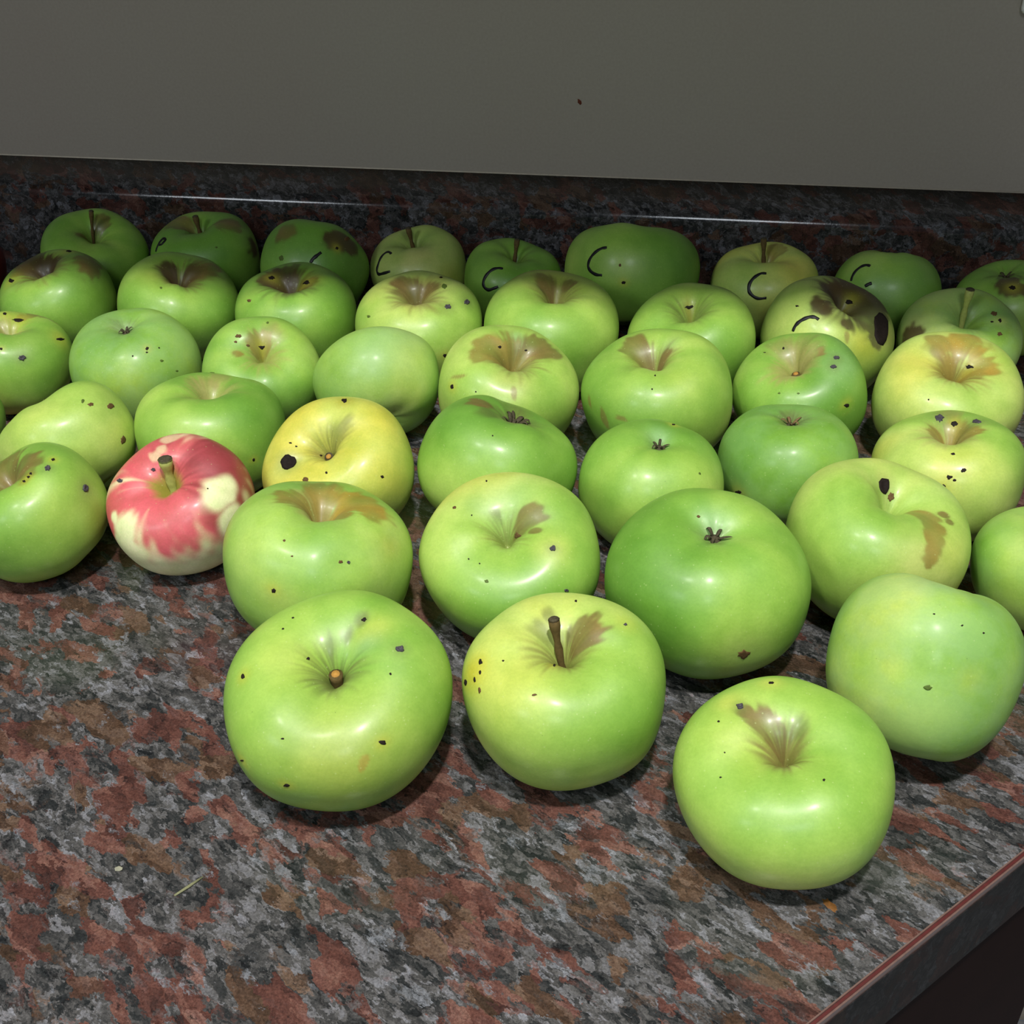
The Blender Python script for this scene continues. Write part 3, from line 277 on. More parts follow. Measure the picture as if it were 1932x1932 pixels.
    {'id': 'a31', 'loc': [0.0941, 0.6867], 'z': 0.0369, 's': 0.0406, 'R': [[-0.7042, -0.6426, 0.302], [0.6162, -0.7644, -0.1898], [0.3528, 0.0524, 0.9342]], 'p': {'seed': 31, 'k': 0.86, 'ct': 0.32, 'wt': 0.36, 'dents': [([-0.61, -0.027, 0.792], 0.236, 0.05)]}, 'h': 0.62, 'bloom': 0.05, 'cav': 'none', 'hw': 127, 'cr': ('R', 0.5, 0.8), 'rus': [([0.249, -0.312, 0.917], 0.315, 'R'), ([-0.151, -0.355, 0.923], 0.268, 'R'), ([-0.237, -0.123, 0.964], 0.189, 'R'), ([0.31, 0.041, 0.95], 0.189, 'R'), ([0.103, 0.529, 0.842], 0.142, 'R'), ([-0.498, 0.074, 0.864], 0.205, 'R'), ([-0.699, 0.155, 0.698], 0.142, 'R'), ([-0.346, 0.451, 0.823], 0.094, 'R')], 'tint': [([-0.682, 0.355, 0.639], 0.315, 'Y', 0.5), ([-0.683, -0.127, 0.719], 0.236, 'o', 0.6), ([-0.015, -0.338, 0.941], 0.409, 'R', 0.85), ([0.295, -0.226, 0.928], 0.315, 'R', 0.6)], 'spots': [([-0.615, -0.109, 0.781], [-0.0206, -0.1582, -0.0382], [-0.2127, 0.2115, -0.1382], 4), ([0.075, -0.23, 0.97], [-0.0816, -0.0286, -0.0005], [-0.0362, 0.0154, 0.0065], 0), ([0.328, 0.703, 0.631], [-0.0257, -0.0071, 0.0212], [-0.0127, 0.012, -0.0067], 0)], 'streak': [([-0.506, 0.562, 0.655], [-0.0212, -0.031, 0.0102], [-0.0716, 0.0334, -0.084], 'r')], 'pen': [[[0.113, 0.926, 0.36], [0.132, 0.89, 0.436], [0.128, 0.847, 0.517], [0.1, 0.797, 0.595], [0.054, 0.744, 0.666], [-0.001, 0.716, 0.698], [-0.061, 0.707, 0.705]]]},
    {'id': 'a32', 'loc': [0.1755, 0.6942], 'z': 0.0333, 's': 0.037, 'R': [[-0.5279, 0.8492, 0.0093], [-0.7851, -0.4838, -0.3866], [-0.3238, -0.2114, 0.9222]], 'p': {'seed': 32, 'k': 0.86, 'ct': 0.42, 'wt': 0.42, 'dents': [([-0.221, 0.341, 0.914], 0.25, 0.06)]}, 'h': 0.58, 'bloom': 0.5, 'cav': 'stem', 'hw': 120, 'cr': ('g', 0.3, 0.4), 'rus': [([0.659, -0.543, 0.52], 0.217, 'R')], 'tint': [([0.543, -0.613, 0.574], 0.333, 'r', 0.5), ([-0.241, 0.645, 0.726], 0.25, 'R', 0.35)], 'spots': [([-0.356, 0.326, 0.876], [-0.0212, 0.0456, -0.0256], [0.0466, 0.0323, 0.0069], 2), ([-0.27, 0.459, 0.847], [-0.0133, 0.019, -0.0145], [0.0471, 0.0299, -0.0012], 0), ([-0.2, 0.4, 0.894], [-0.0098, 0.0222, -0.0122], [0.0202, 0.0127, -0.0012], 0), ([0.01, 0.582, 0.813], [-0.038, 0.0303, -0.0212], [0.0552, 0.0173, -0.0131], 2)], 'pen': [], 'tip': [-0.1763, -0.1484, 1.1102]},
    {'id': 'a33', 'loc': [-0.4438, 0.7652], 'z': 0.0356, 's': 0.0394, 'R': [[0.8225, 0.4764, 0.3108], [-0.388, 0.8694, -0.3059], [-0.4159, 0.131, 0.8999]], 'p': {'seed': 33, 'k': 0.86, 'ct': 0.42, 'wt': 0.42}, 'h': 0.35, 'bloom': 0.05, 'cav': 'stem', 'hw': 103, 'thin': 1, 'rus': [([-0.161, 0.29, 0.943], 0.135, 'r'), ([-0.172, -0.229, 0.958], 0.097, 'r')], 'tint': [], 'pen': [], 'tip': [-0.2241, 0.121, 0.9986]},
    {'id': 'a34', 'loc': [-0.3619, 0.7859], 'z': 0.0335, 's': 0.0408, 'R': [[0.274, -0.9574, -0.0912], [0.9482, 0.2847, -0.1407], [0.1606, -0.0479, 0.9858]], 'p': {'seed': 34, 'k': 0.86, 'ct': 0.4, 'wt': 0.4}, 'h': 0.3, 'bloom': 0.05, 'cav': 'stem', 'hw': 103, 'rus': [([-0.029, 0.412, 0.911], 0.193, 'r'), ([0.19, -0.535, 0.823], 0.213, 'r'), ([0.253, -0.945, 0.209], 0.193, 'R')], 'tint': [], 'spots': [([-0.421, -0.674, 0.607], [0.0178, -0.0187, -0.0084], [-0.0133, -0.0058, -0.0156], 3)], 'pen': [[[-0.724, 0.416, 0.551], [-0.648, 0.391, 0.653], [-0.582, 0.357, 0.73], [-0.548, 0.335, 0.766], [-0.587, 0.268, 0.764], [-0.652, 0.304, 0.694], [-0.647, 0.367, 0.668]]], 'tip': [0.0424, 0.0364, 0.8437]},
    {'id': 'a35', 'loc': [-0.2686, 0.758], 'z': 0.0382, 's': 0.0388, 'R': [[-0.9947, -0.0268, 0.0995], [0.0957, -0.5976, 0.796], [0.0381, 0.8013, 0.597]], 'p': {'seed': 35, 'k': 0.86, 'dents': [([-0.105, 0.666, 0.739], 0.291, 0.04)]}, 'h': 0.25, 'bloom': 0.05, 'cav': 'none', 'hw': 103, 'rus': [([0.278, 0.94, 0.198], 0.175, 'r'), ([-0.635, 0.73, 0.254], 0.214, 'R'), ([-0.777, 0.554, 0.298], 0.175, 'R')], 'tint': [], 'spots': [([0.246, 0.886, -0.394], [-0.056, 0.0146, -0.002], [-0.0096, -0.023, -0.0578], 3), ([-0.654, 0.752, 0.082], [-0.0258, -0.025, 0.0235], [-0.0117, -0.0055, -0.0429], 0), ([-0.689, 0.588, 0.424], [-0.0217, -0.066, 0.0563], [-0.0271, 0.015, -0.0647], 2)], 'pen': [[[-0.317, 0.857, -0.406], [-0.344, 0.879, -0.33], [-0.395, 0.884, -0.25], [-0.457, 0.877, -0.147]]]},
    {'id': 'a36', 'loc': [-0.1963, 0.7893], 'z': 0.0312, 's': 0.0368, 'R': [[-0.0069, 0.991, -0.1338], [-0.9802, -0.0331, -0.195], [-0.1976, 0.1298, 0.9716]], 'p': {'seed': 36, 'k': 0.86, 'ct': 0.4, 'wt': 0.4}, 'h': 0.95, 'bloom': 0.05, 'cav': 'stem', 'hw': 91, 'grey': 0.3, 'rus': [([-0.336, -0.175, 0.925], 0.132, 'g')], 'tint': [([0.549, 0.268, 0.792], 0.33, 'p', 0.5)], 'pen': [[[0.487, -0.283, 0.826], [0.436, -0.328, 0.838], [0.41, -0.395, 0.822], [0.465, -0.474, 0.748], [0.556, -0.531, 0.639], [0.63, -0.578, 0.519], [0.694, -0.548, 0.467], [0.74, -0.444, 0.505], [0.774, -0.275, 0.57]]], 'tip': [-0.1023, -0.0418, 0.9265]},
    {'id': 'a37', 'loc': [-0.1235, 0.7755], 'z': 0.0301, 's': 0.0365, 'R': [[0.9814, -0.0801, 0.1746], [0.1009, 0.9883, -0.1141], [-0.1634, 0.1296, 0.978]], 'p': {'seed': 37, 'k': 0.86, 'ct': 0.42, 'wt': 0.46}, 'h': 0.28, 'bloom': 0.05, 'cav': 'stem', 'hw': 92, 'rus': [], 'tint': [], 'pen': [[[-0.207, -0.643, 0.738], [-0.291, -0.631, 0.719], [-0.386, -0.644, 0.661], [-0.474, -0.694, 0.541], [-0.52, -0.755, 0.4], [-0.491, -0.814, 0.312], [-0.405, -0.864, 0.298], [-0.31, -0.876, 0.369], [-0.238, -0.874, 0.425]]], 'tip': [-0.0379, 0.1045, 0.9156]},
    {'id': 'a38', 'loc': [-0.0362, 0.7737], 'z': 0.0415, 's': 0.0491, 'R': [[-0.2365, -0.9714, 0.0201], [0.8825, -0.2061, 0.4228], [-0.4066, 0.1178, 0.906]], 'p': {'seed': 38, 'k': 0.8}, 'h': 0.35, 'bloom': 0.05, 'cav': 'none', 'hw': 128, 'cr': ('g', 0.2, 0.3), 'rus': [], 'tint': [([-0.957, 0.284, 0.059], 0.312, 'y', 0.2)], 'spots': [([-0.928, 0.284, -0.243], [-0.0116, -0.0357, 0.0027], [0.0078, -0.0043, -0.0349], 0), ([-0.933, 0.358, 0.047], [-0.0079, -0.0208, 0.0016], [-0.0024, -0.0016, -0.0359], 2)], 'pen': [[[-0.785, 0.522, 0.334], [-0.739, 0.595, 0.315], [-0.69, 0.685, 0.235], [-0.651, 0.75, 0.118], [-0.643, 0.766, 0.008], [-0.681, 0.728, -0.076], [-0.744, 0.655, -0.13], [-0.805, 0.578, -0.137]]]},
    {'id': 'a39', 'loc': [0.0586, 0.7848], 'z': 0.0312, 's': 0.0383, 'R': [[-0.9322, 0.3553, -0.0694], [-0.3486, -0.9327, -0.092], [-0.0974, -0.0616, 0.9933]], 'p': {'seed': 39, 'k': 0.86, 'ct': 0.38, 'wt': 0.44}, 'h': 0.85, 'bloom': 0.05, 'cav': 'stem', 'hw': 102, 'rus': [([-0.314, -0.174, 0.933], 0.156, 'o')], 'tint': [], 'pen': [[[0.232, 0.618, 0.751], [0.31, 0.582, 0.751], [0.421, 0.585, 0.693], [0.513, 0.615, 0.599], [0.555, 0.674, 0.487], [0.534, 0.74, 0.409], [0.451, 0.821, 0.35], [0.32, 0.875, 0.363]]], 'tip': [-0.0069, -0.1234, 0.9813]},
    {'id': 'a40', 'loc': [0.1438, 0.7868], 'z': 0.0323, 's': 0.0369, 'R': [[0.4832, 0.8739, 0.0529], [-0.8417, 0.447, 0.3028], [0.2409, -0.1908, 0.9516]], 'p': {'seed': 40, 'k': 0.86, 'ct': 0.2, 'wt': 0.34, 'tp': 0, 'pit': 0.12}, 'h': 0.28, 'bloom': 0.2, 'cav': 'calyx', 'hw': 105, 'cs': 0.12, 'rus': [], 'tint': [], 'pen': [[[0.384, -0.742, 0.549], [0.312, -0.767, 0.56], [0.241, -0.82, 0.519], [0.185, -0.89, 0.416], [0.17, -0.937, 0.306], [0.18, -0.959, 0.22]], [[0.473, -0.869, 0.147], [0.519, -0.831, 0.199], [0.559, -0.797, 0.228]]]},
    {'id': 'a41', 'loc': [0.2235, 0.7713], 'z': 0.0311, 's': 0.0366, 'R': [[0.784, -0.5626, -0.2622], [0.5788, 0.8153, -0.0186], [0.2242, -0.1372, 0.9648]], 'p': {'seed': 41, 'k': 0.86, 'ct': 0.26, 'wt': 0.34, 'tp': 0, 'pit': 0.12}, 'h': 0.45, 'bloom': 0.05, 'cav': 'calyx', 'hw': 109, 'cs': 0.14, 'rus': [([-0.33, -0.408, 0.851], 0.239, 'R'), ([-0.327, -0.566, 0.757], 0.183, 'R')], 'tint': [], 'spots': [([-0.367, -0.497, 0.786], [0.0456, -0.0493, -0.0098], [-0.037, -0.0315, -0.0372], 0)], 'pen': []},
    {'id': 'a42', 'loc': [-0.3204, 0.4902], 'z': 0.0329, 's': 0.0351, 'R': [[-0.4575, -0.6373, -0.6201], [0.7282, -0.6687, 0.15], [-0.5103, -0.3829, 0.7701]], 'p': {'seed': 42, 'k': 0.86, 'ct': 0.22, 'wt': 0.45, 'dents': [([-0.72, -0.305, 0.624], 0.37, 0.07), ([-0.609, 0.102, 0.786], 0.296, 0.04)]}, 'h': 0.55, 'bloom': 0.05, 'cav': 'none', 'hw': 135, 'cr': ('g', 0.2, 0.1), 'rus': [], 'tint': [([-0.669, -0.743, 0.012], 0.444, 'd', 0.3), ([-0.807, 0.262, 0.529], 0.444, 'y', 0.2)], 'spots': [([-0.788, -0.483, 0.383], [0.0027, -0.0219, -0.022], [-0.0344, 0.0244, -0.0399], 3), ([-0.807, -0.534, 0.254], [0.0156, -0.0403, -0.0352], [-0.0221, 0.0189, -0.0306], 2), ([-0.648, -0.759, 0.059], [0.0607, -0.0545, -0.0349], [-0.0452, 0.0343, -0.0549], 2), ([-0.639, -0.575, -0.511], [0.0557, -0.0387, -0.026], [0.008, 0.0441, -0.0596], 2), ([-0.447, -0.083, 0.891], [-0.0377, -0.0178, -0.0206], [-0.04, 0.0107, -0.0191], 3)], 'pen': []},
    {'id': 'a43', 'loc': [-0.2488, 0.5121], 'z': 0.0316, 's': 0.0398, 'R': [[-0.6365, 0.7708, 0.0258], [-0.7679, -0.6366, 0.0712], [0.0713, 0.0255, 0.9971]], 'p': {'seed': 43, 'k': 0.86, 'ct': 0.44, 'wt': 0.42}, 'h': 0.28, 'bloom': 0.05, 'cav': 'none', 'hw': 144, 'cr': ('p', 0.34, 0.6), 'rus': [([0.013, -0.299, 0.954], 0.152, 'p'), ([-0.371, -0.34, 0.864], 0.125, 'p'), ([-0.221, -0.299, 0.928], 0.125, 'p')], 'tint': [], 'spots': [([-0.052, 0.999, -0.012], [-0.0231, -0.0013, -0.0079], [0.0016, -0.0003, -0.0358], 0), ([-0.34, -0.533, 0.775], [-0.0404, 0.0099, -0.0109], [0.0138, 0.0326, 0.0285], 3)], 'pen': []},
    {'id': 'a44', 'loc': [-0.4105, 0.5106], 'z': 0.0272, 's': 0.0329, 'R': [[0.8074, 0.5271, 0.2651], [-0.5305, 0.8452, -0.0649], [-0.2582, -0.0883, 0.962]], 'p': {'seed': 44, 'k': 0.86}, 'h': 0.35, 'bloom': 0.05, 'cav': 'none', 'hw': 121, 'rus': [], 'tint': [], 'pen': []},
    {'id': 'a45', 'loc': [-0.5479, 0.7413], 'z': 0.0334, 's': 0.0377, 'R': [[0.4244, -0.846, 0.3227], [0.9045, 0.4121, -0.1092], [-0.0406, 0.3383, 0.9402]], 'p': {'seed': 45, 'k': 0.86}, 'h': 1.0, 'bloom': 0.05, 'cav': 'stem', 'hw': 104, 'red': 2, 'rus': [], 'tint': [], 'pen': []},
]

LABELS = {
'a1': 'large green apple at the front with a brown stem stub in a creased hollow',
'a2': 'green apple with a brown upright stem and a yellow patch of black specks',
'a3': 'green apple nearest the worktop edge, brown streak running into its deep hollow',
'a4': 'pale dusty green apple by the right side, smooth shallow hollow and no stem',
'a5': 'big deep green apple with black dried sepals and one brown scar low down',
'a6': 'green apple with russet inside its hollow and two brown spots beside it',
'a7': 'green apple with a wide orange tan russet cap over its top',
'a8': 'red and cream apple with a short green stem, the only red one in the open',
'a9': 'green apple cut by the left edge of the photo, left of the red apple',
'a10': 'yellow apple with a dark wormhole and a shrivelled brown stem stub',
'a11': 'flattened green apple with a dark open eye full of dried sepal scraps',
'a12': 'bright green apple with a small dark sepal star, behind the big deep green one',
'a13': 'pale bloomed green apple with a tan tuft of dried sepals',
'a14': 'lopsided green apple with a deep crease, a wormhole and an olive brown scar',
'a15': 'yellow green apple with a column of black spots down its front',
'a16': 'green apple cut by the right edge of the photo, behind the dusty pale one',
'a17': 'round green apple with a small brown splash left of its hollow and faint scratches',
'a18': 'green apple with a ragged golden brown russet collar around its hollow',
'a19': 'smooth bright green egg shaped apple lying on its side with a glossy highlight',
'a20': 'light green apple with a tan hollow and a small brown mark left of it',
'a21': 'bluish green apple with a black sepal knot and three dark pinpricks',
'a22': 'green apple at the left edge of the photo with a brown crack over its top',
'a23': 'green apple with a cream tan hollow and two dark scabs to its right',
'a24': 'yellow green apple with a shiny golden brown ragged hollow at the right',
'a25': 'green apple with a dark empty hollow, left of the brown rotten apple',
'a26': 'large green apple with an olive brown shaded top, in front of the big marked one',
'a27': 'pale green apple with a brown dished top and dark scabs on its right',
'a28': 'green apple with a thin very dark brown band across its hollow',
'a29': 'green apple with a rusty brown patch spreading right from its hollow',
'a30': 'green apple at the left edge, dark brown shaded top, row next to last',
'a31': 'brown rotting apple with a black sunken patch and a pen stroke',
'a32': 'greyish green apple with a long thick upright stem',
'a33': 'dark green apple in the back left corner with a thin stem and no pen mark',
'a34': 'back row green apple with a small pen loop and a russet shoulder',
'a35': 'dark green stemless back row apple with a short pen dash',
'a36': 'small olive green apple with a stem and a pen letter C at its left',
'a37': 'small mid green stemmed apple, pen letter C, left of the largest marked one',
'a38': 'largest back row green apple, pen letter C and one dark dot',
'a39': 'pale yellow green apple with a stem and a thick pen letter C in the middle',
'a40': 'bluish green back row apple with a pen letter C half hidden behind the rotten apple',
'a41': 'green apple in the back right corner with a dark russet ring around its eye',
'a42': 'lumpy green apple with a flat sloping left shoulder, behind and left of the red one',
'a43': 'wide green apple directly behind the red and cream one, pinkish wedge in its top',
'a44': 'sliver of a green apple at the left edge, below the cracked one',
'a45': 'dark red apple in deep shade at the back left edge of the photo',
}

TINT = {'y': (202, 210, 92), 'Y': (206, 190, 34), 'd': (104, 158, 48), 'b': (150, 192, 128), 'o': (168, 138, 54), 'p': (206, 198, 124), 'g': (122, 122, 70), 'r': (134, 104, 56), 'R': (78, 56, 30)}
RUS = {'g': (98, 98, 52), 'r': (118, 98, 52), 'R': (76, 58, 34), 'o': (142, 124, 56), 'O': (162, 132, 50), 'p': (172, 158, 96)}
STOPS = [(0., (108, 158, 54)), (.3, (134, 180, 68)), (.55, (164, 200, 86)), (.8, (192, 214, 108)), (1.2, (216, 210, 88))]
L3 = lambda c: np.array(lin(c))

def hue(t):
    C_ = np.array([L3(c) for _, c in STOPS]); T = np.array([a for a, _ in STOPS])
    return np.stack([np.interp(t, T, C_[:, k]) for k in range(3)], -1)

def skin_colours(D, e):
    rs = np.random.RandomState(e['p']['seed'] + 500)
    u = np.arccos(np.clip(D[:, 2], -1, 1)); phi = np.arctan2(D[:, 1], D[:, 0]); n = len(D)
    ring = np.stack([np.cos(phi) * 9, np.sin(phi) * 9, u * 1.2], 1)       # stretched along meridians
    ring2 = np.stack([np.cos(phi) * 30, np.sin(phi) * 30, u * 14.], 1)
    if e.get('red') == 1:
        col = np.tile(L3((240, 242, 186)), (n, 1))
        st = .5 * nz(rs, ring, 1.) + .35 * nz(rs, ring2, 1.); lo = nz(rs, D, 1.6)
        m = sm(-.7, .7, .85 - 1.0 * (u - .95) + .75 * st + .2 * lo) * .95; pk = L3((216, 84, 98)); dk = L3((150, 18, 52)); m0 = m
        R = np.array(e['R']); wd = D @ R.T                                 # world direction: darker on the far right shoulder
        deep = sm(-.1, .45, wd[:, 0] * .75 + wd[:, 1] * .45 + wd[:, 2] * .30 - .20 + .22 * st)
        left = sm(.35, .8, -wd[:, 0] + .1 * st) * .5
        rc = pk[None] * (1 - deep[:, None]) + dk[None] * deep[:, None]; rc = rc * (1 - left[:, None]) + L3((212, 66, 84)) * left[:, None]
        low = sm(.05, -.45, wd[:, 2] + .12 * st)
        cr = np.zeros(n)
        for d, r, k in RED_PATCH: cr = np.maximum(cr, sm(r * 1.2, r * .6, ang(D, d) + .045 * st + .04 * nz(rs, D, 9.) - .03) * k)
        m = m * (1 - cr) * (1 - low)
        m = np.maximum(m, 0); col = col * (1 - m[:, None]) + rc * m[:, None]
        cav = sm(.36, .20, u + .03 * st); col = col * (1 - cav[:, None]) + L3((160, 150, 62)) * cav[:, None]
        return np.concatenate([np.clip(col, 0, 1), np.full((n, 1), e['bloom'] * .3)], 1)
    if e.get('red') == 2:
        return np.concatenate([np.tile(L3((104, 20, 22)), (n, 1)) * (1 + .2 * nz(rs, ring, 1.))[:, None], np.zeros((n, 1))], 1)
    t = e['h'] + .20 * nz(rs, D, 1.7) + .09 * nz(rs, D, 4.5) + .05 * nz(rs, ring, 1.) - .06
    col = hue(np.clip(t, 0, 1.2))
    if e.get('grey'): g = e['grey']; col = col * (1 - g) + L3((150, 150, 96)) * g
    bl = np.full(n, e['bloom'])
    # soft tints first, wide
    for d, r, c, k in e['tint']:
        a = ang(D, d) + .10 * r * nz(rs, D, 6.)
        w_ = np.exp(-(a / r) ** 2 * 1.1) * k
        col = col * (1 - w_[:, None]) + L3(TINT[c]) * w_[:, None]
        if c == 'b': bl = bl + w_ * .5
    # greenish grey of the hollow itself
    cc_, cr_, ck_ = e.get('cr', ('g', .24, .6)); w_ = np.clip(sm(cr_ * 1.5, cr_ * .45, u + .35 * cr_ * (.5 * nz(rs, ring2, 1.) + .5 * nz(rs, D, 8.))) * ck_, 0, 1); col = col * (1 - w_[:, None]) + L3(RUS[cc_]) * w_[:, None]
    # russet with ragged rays running out of the hollow
    if e['rus']:
        ray = nz(rs, ring2, 1.); fine = nz(rs, D, 16.); mm = np.zeros(n); cc = np.zeros((n, 3)); ws = np.full(n, 1e-6)
        for d, r, c in e['rus']:
            soft = c in 'gp'
            q = ang(D, d) / (r * 1.25) + (.10 * ray + .10 * fine + .10 * nz(rs, D, 34.) + .12 * nz(rs, D, 7.))
            k = sm(1.30, .35, q) * .55 if soft else (sm(1.12, .70, q) * (.66 if c != 'R' else .85) + sm(1.7, .5, q) * .16) * (1 + .12 * fine)
            mm = np.maximum(mm, k); cc += L3(RUS[c])[None] * k[:, None]; ws += k
        cc /= ws[:, None]; mm = np.clip(mm, 0, .93); var = (1 + .05 * ray + .14 * fine - .22 * sm(.1, .45, mm) * sm(.8, .5, mm))[:, None]
        col = col * (1 - mm[:, None]) + cc * var * mm[:, None]; bl = bl * (1 - mm)
    # halos round the blemishes
    for d, a, b, kd in e.get('spots', []):
        d = np.array(d); r = .5 * (np.linalg.norm(a) + np.linalg.norm(b)); q = ang(D, d)
        if kd in (0, 1, 4) and r > .03:
            w_ = np.exp(-(q / (r * 2.1)) ** 2) * .55; tc = L3((190, 188, 60)) if kd == 0 else L3((110, 128, 66))
            col = col * (1 - w_[:, None]) + tc * w_[:, None]
    for d, a, b, kd in e.get('streak', []):
        d = np.array(d) / np.linalg.norm(d); X = D - d; A = np.array(a); B_ = np.array(b)
        q = np.sqrt((X @ A / (A @ A)) ** 2 + (X @ B_ / (B_ @ B_)) ** 2) + .35 * nz(rs, D, 24.) + 4 * (D @ d < .6)
        w_ = sm(1.3, .7, q) * .6; col = col * (1 - w_[:, None]) + L3(TINT[kd]) * w_[:, None]
    return np.concatenate([np.clip(col, 0, 1), np.clip(bl, 0, 1)[:, None]], 1)

RED_PATCH = [([0.278, -0.689, 0.67], 0.238, 1), ([0.179, -0.919, 0.352], 0.238, 1), ([0.12, -0.975, -0.186], 0.252, 0.9), ([-0.775, 0.034, 0.631], 0.252, 1), ([-0.932, -0.09, 0.352], 0.28, 1), ([-0.707, 0.286, 0.647], 0.126, 1), ([0.308, 0.381, 0.872], 0.07, 0.5), ([0.523, 0.479, 0.705], 0.098, 0.5), ([0.23, 0.368, 0.901], 0.084, 0.5)]

def build_apple(e):
    p = e['p']; R = np.array(e['R']); s = e['s']; off = np.array([0, 0, e['z']])
    nu, nv = (320, 160) if e['hw'] > 160 else (232, 116) if e['hw'] > 125 else (168, 84)
    D = grid(nu, nv); P = lambda d: surf(np.atleast_2d(np.array(d, float)), p) @ R.T * s + off
    V = P(D); Fc = [(0, 1 + i, 1 + (i + 1) % nu) for i in range(nu)]
    i = np.arange(nu); j = (i + 1) % nu
    q = np.concatenate([np.stack([1 + r * nu + i, 1 + (r + 1) * nu + i, 1 + (r + 1) * nu + j, 1 + r * nu + j], 1) for r in range(nv - 2)])
    last = len(D) - 1; b0 = 1 + (nv - 2) * nu
    me = bpy.data.meshes.new('flesh'); F_ = Fc + [tuple(x) for x in q.tolist()] + [(last, b0 + (k + 1) % nu, b0 + k) for k in range(nu)]
    me.from_pydata(V.tolist(), [], F_); me.materials.append(M_SKIN)
    me.polygons.foreach_set('use_smooth', np.ones(len(me.polygons), bool))
    ca = me.color_attributes.new('skin', 'FLOAT_COLOR', 'POINT'); ca.data.foreach_set('color', skin_colours(D, e).astype(np.float32).ravel())
    me.update()
    root = bpy.data.objects.new('apple', None); COL.objects.link(root); root.location = (e['loc'][0], e['loc'][1], 0)
    root.empty_display_size = .02
    tag(root, LABELS[e['id']], 'apple', 'apples laid out in rows on the worktop' if e['id'] not in ('a8', 'a45') else None)
    body = bpy.data.objects.new('flesh', me); COL.objects.link(body); body.parent = root
    rs = random.Random(p['seed'])
    def normal(d):
        d = np.array(d, float); d /= np.linalg.norm(d); e1 = np.cross(d, [.31, .52, .8]); e1 /= np.linalg.norm(e1); e2 = np.cross(d, e1)
        a = P([d, d + .01 * e1, d + .01 * e2]); n = np.cross(a[1] - a[0], a[2] - a[0]); n /= np.linalg.norm(n)
        return n if n @ (a[0] - off) > 0 else -n
    # stem or sepals at the visible end
    Bp = P([[0, 0, 1.]])[0]; ax = R[:, 2]
    if e['cav'] == 'stem' and not e.get('red') == 2:
        T = (np.array(e['tip']) * s) @ R.T + off
        side = np.cross(ax, [0, 0, 1.]); pts = []; rad = []
        r0 = s * (.034 if e.get('thin') else .075 if e['id'] == 'a8' else .056 if e['id'] == 'a32' else .044)
        for k in range(9):
            f = k / 8; bend = math.sin(f * math.pi) * s * .03
            pts.append(Bp - ax * s * .04 * (1 - f) + (T - Bp) * f + side * bend); rad.append(r0 * (.85 + .15 * math.sin(k * 2.1) + .55 * max(0, f - .72) / .28))
        st = mesh('stem', *tube(pts, rad, 10), M_STEMG if e['id'] in ('a8', 'a32') else M_STEM, root)
        if e['id'] == 'a8': tag(st, 'short swollen green stem')
        t = (pts[-1] - pts[-2]); t /= np.linalg.norm(t)
        mesh('stem_tip', *tube([pts[-1] - t * s * .004, pts[-1] + t * s * .012], [rad[-1] * 1.06, rad[-1] * .75], 10), M_DARK, st)
    if e['cav'] == 'stub':
        pts = [Bp - ax * s * .05, Bp + ax * s * .05, Bp + ax * s * .13 + R[:, 0] * s * .01, Bp + ax * s * .19 + R[:, 0] * s * .02]
        st = mesh('stem', *tube(pts, [s * .055, s * .05, s * .055, s * .062], 10), M_DARK if e['id'] in ('a10', 'a15', 'a9') else M_STEM, root)
        mesh('stem_tip', *tube([pts[-1] - ax * s * .004, pts[-1] + ax * s * .010], [s * .040, s * .036], 10), M_CUT, st)
    if e['cav'] == 'calyx':
        cs = e.get('cs', .13) * s * (1.0 if e['id'] != 'a11' else .8)
        cal = bpy.data.objects.new('calyx', None); COL.objects.link(cal); cal.parent = root
        cal = mesh('calyx', *tube([Bp - ax * s * .02, Bp + ax * s * .012, Bp + ax * s * .03], [cs * .62, cs * .55, cs * .22], 9), M_DARK, root) if not bpy.data.objects.remove(cal) else None
        for k in range(5 + (e['id'] == 'a11') * 2):
            a = k * 2 * math.pi / 5 + rs.uniform(-.25, .25) + (k > 4) * .6; o_ = R[:, 0] * math.cos(a) + R[:, 1] * math.sin(a); pts = []; rad = []; L = cs * rs.uniform(.9, 1.5)
            curl = rs.uniform(.5, 1.5)
            for q_ in range(7):
                f = q_ / 6; pts.append(Bp + o_ * (cs * .2 + L * (f - .25 * f * f * curl)) + ax * (s * .018 + L * .42 * math.sin(f * 2.4 * curl)))
                rad.append(max(cs * .20 * (math.sin(min(1, f * 1.6 + .25) * math.pi * .5) * (1 - f) ** .6 + .08), 1e-5))
            nf = [ax] * 7
            mesh('sepal', *tube(pts, rad, 6, flat=(nf, .35)), M_TUFT if e['id'] == 'a13' else M_DARK, cal)
    # blemishes: small irregular dished discs lying on the skin
    for d, a, b, kd in e.get('spots', []):
        d = np.array(d); d = d / np.linalg.norm(d); a = np.array(a); b = np.array(b); n_ = 16 if max(np.linalg.norm(a), np.linalg.norm(b)) > .05 else 12; big = max(np.linalg.norm(a), np.linalg.norm(b))
        V_ = []; jit = [rs.uniform(.9, 1.1) if kd == 4 else rs.uniform(.72, 1.25) for _ in range(n_)]; rings = (1.0, .72, .4)
        hgt = (.05, .30, -.2) if kd in (1, 4) else (.05, .22, .25)
        dirs = [d + (a * math.cos(2 * math.pi * k / n_) + b * math.sin(2 * math.pi * k / n_)) * rr * jit[k] * (1. if kd == 4 else .8) for rr in rings for k in range(n_)] + [d]
        pp = P(dirs); nn = normal(d); th = min(big * s, .0016)
        for ri, hh in enumerate(hgt):
            for k in range(n_): V_.append(pp[ri * n_ + k] + nn * (hh * th * .6 + .00006))
        V_.append(pp[-1] + nn * ((-.45 if kd in (1, 4) else .25) * th * .5 + .00006))
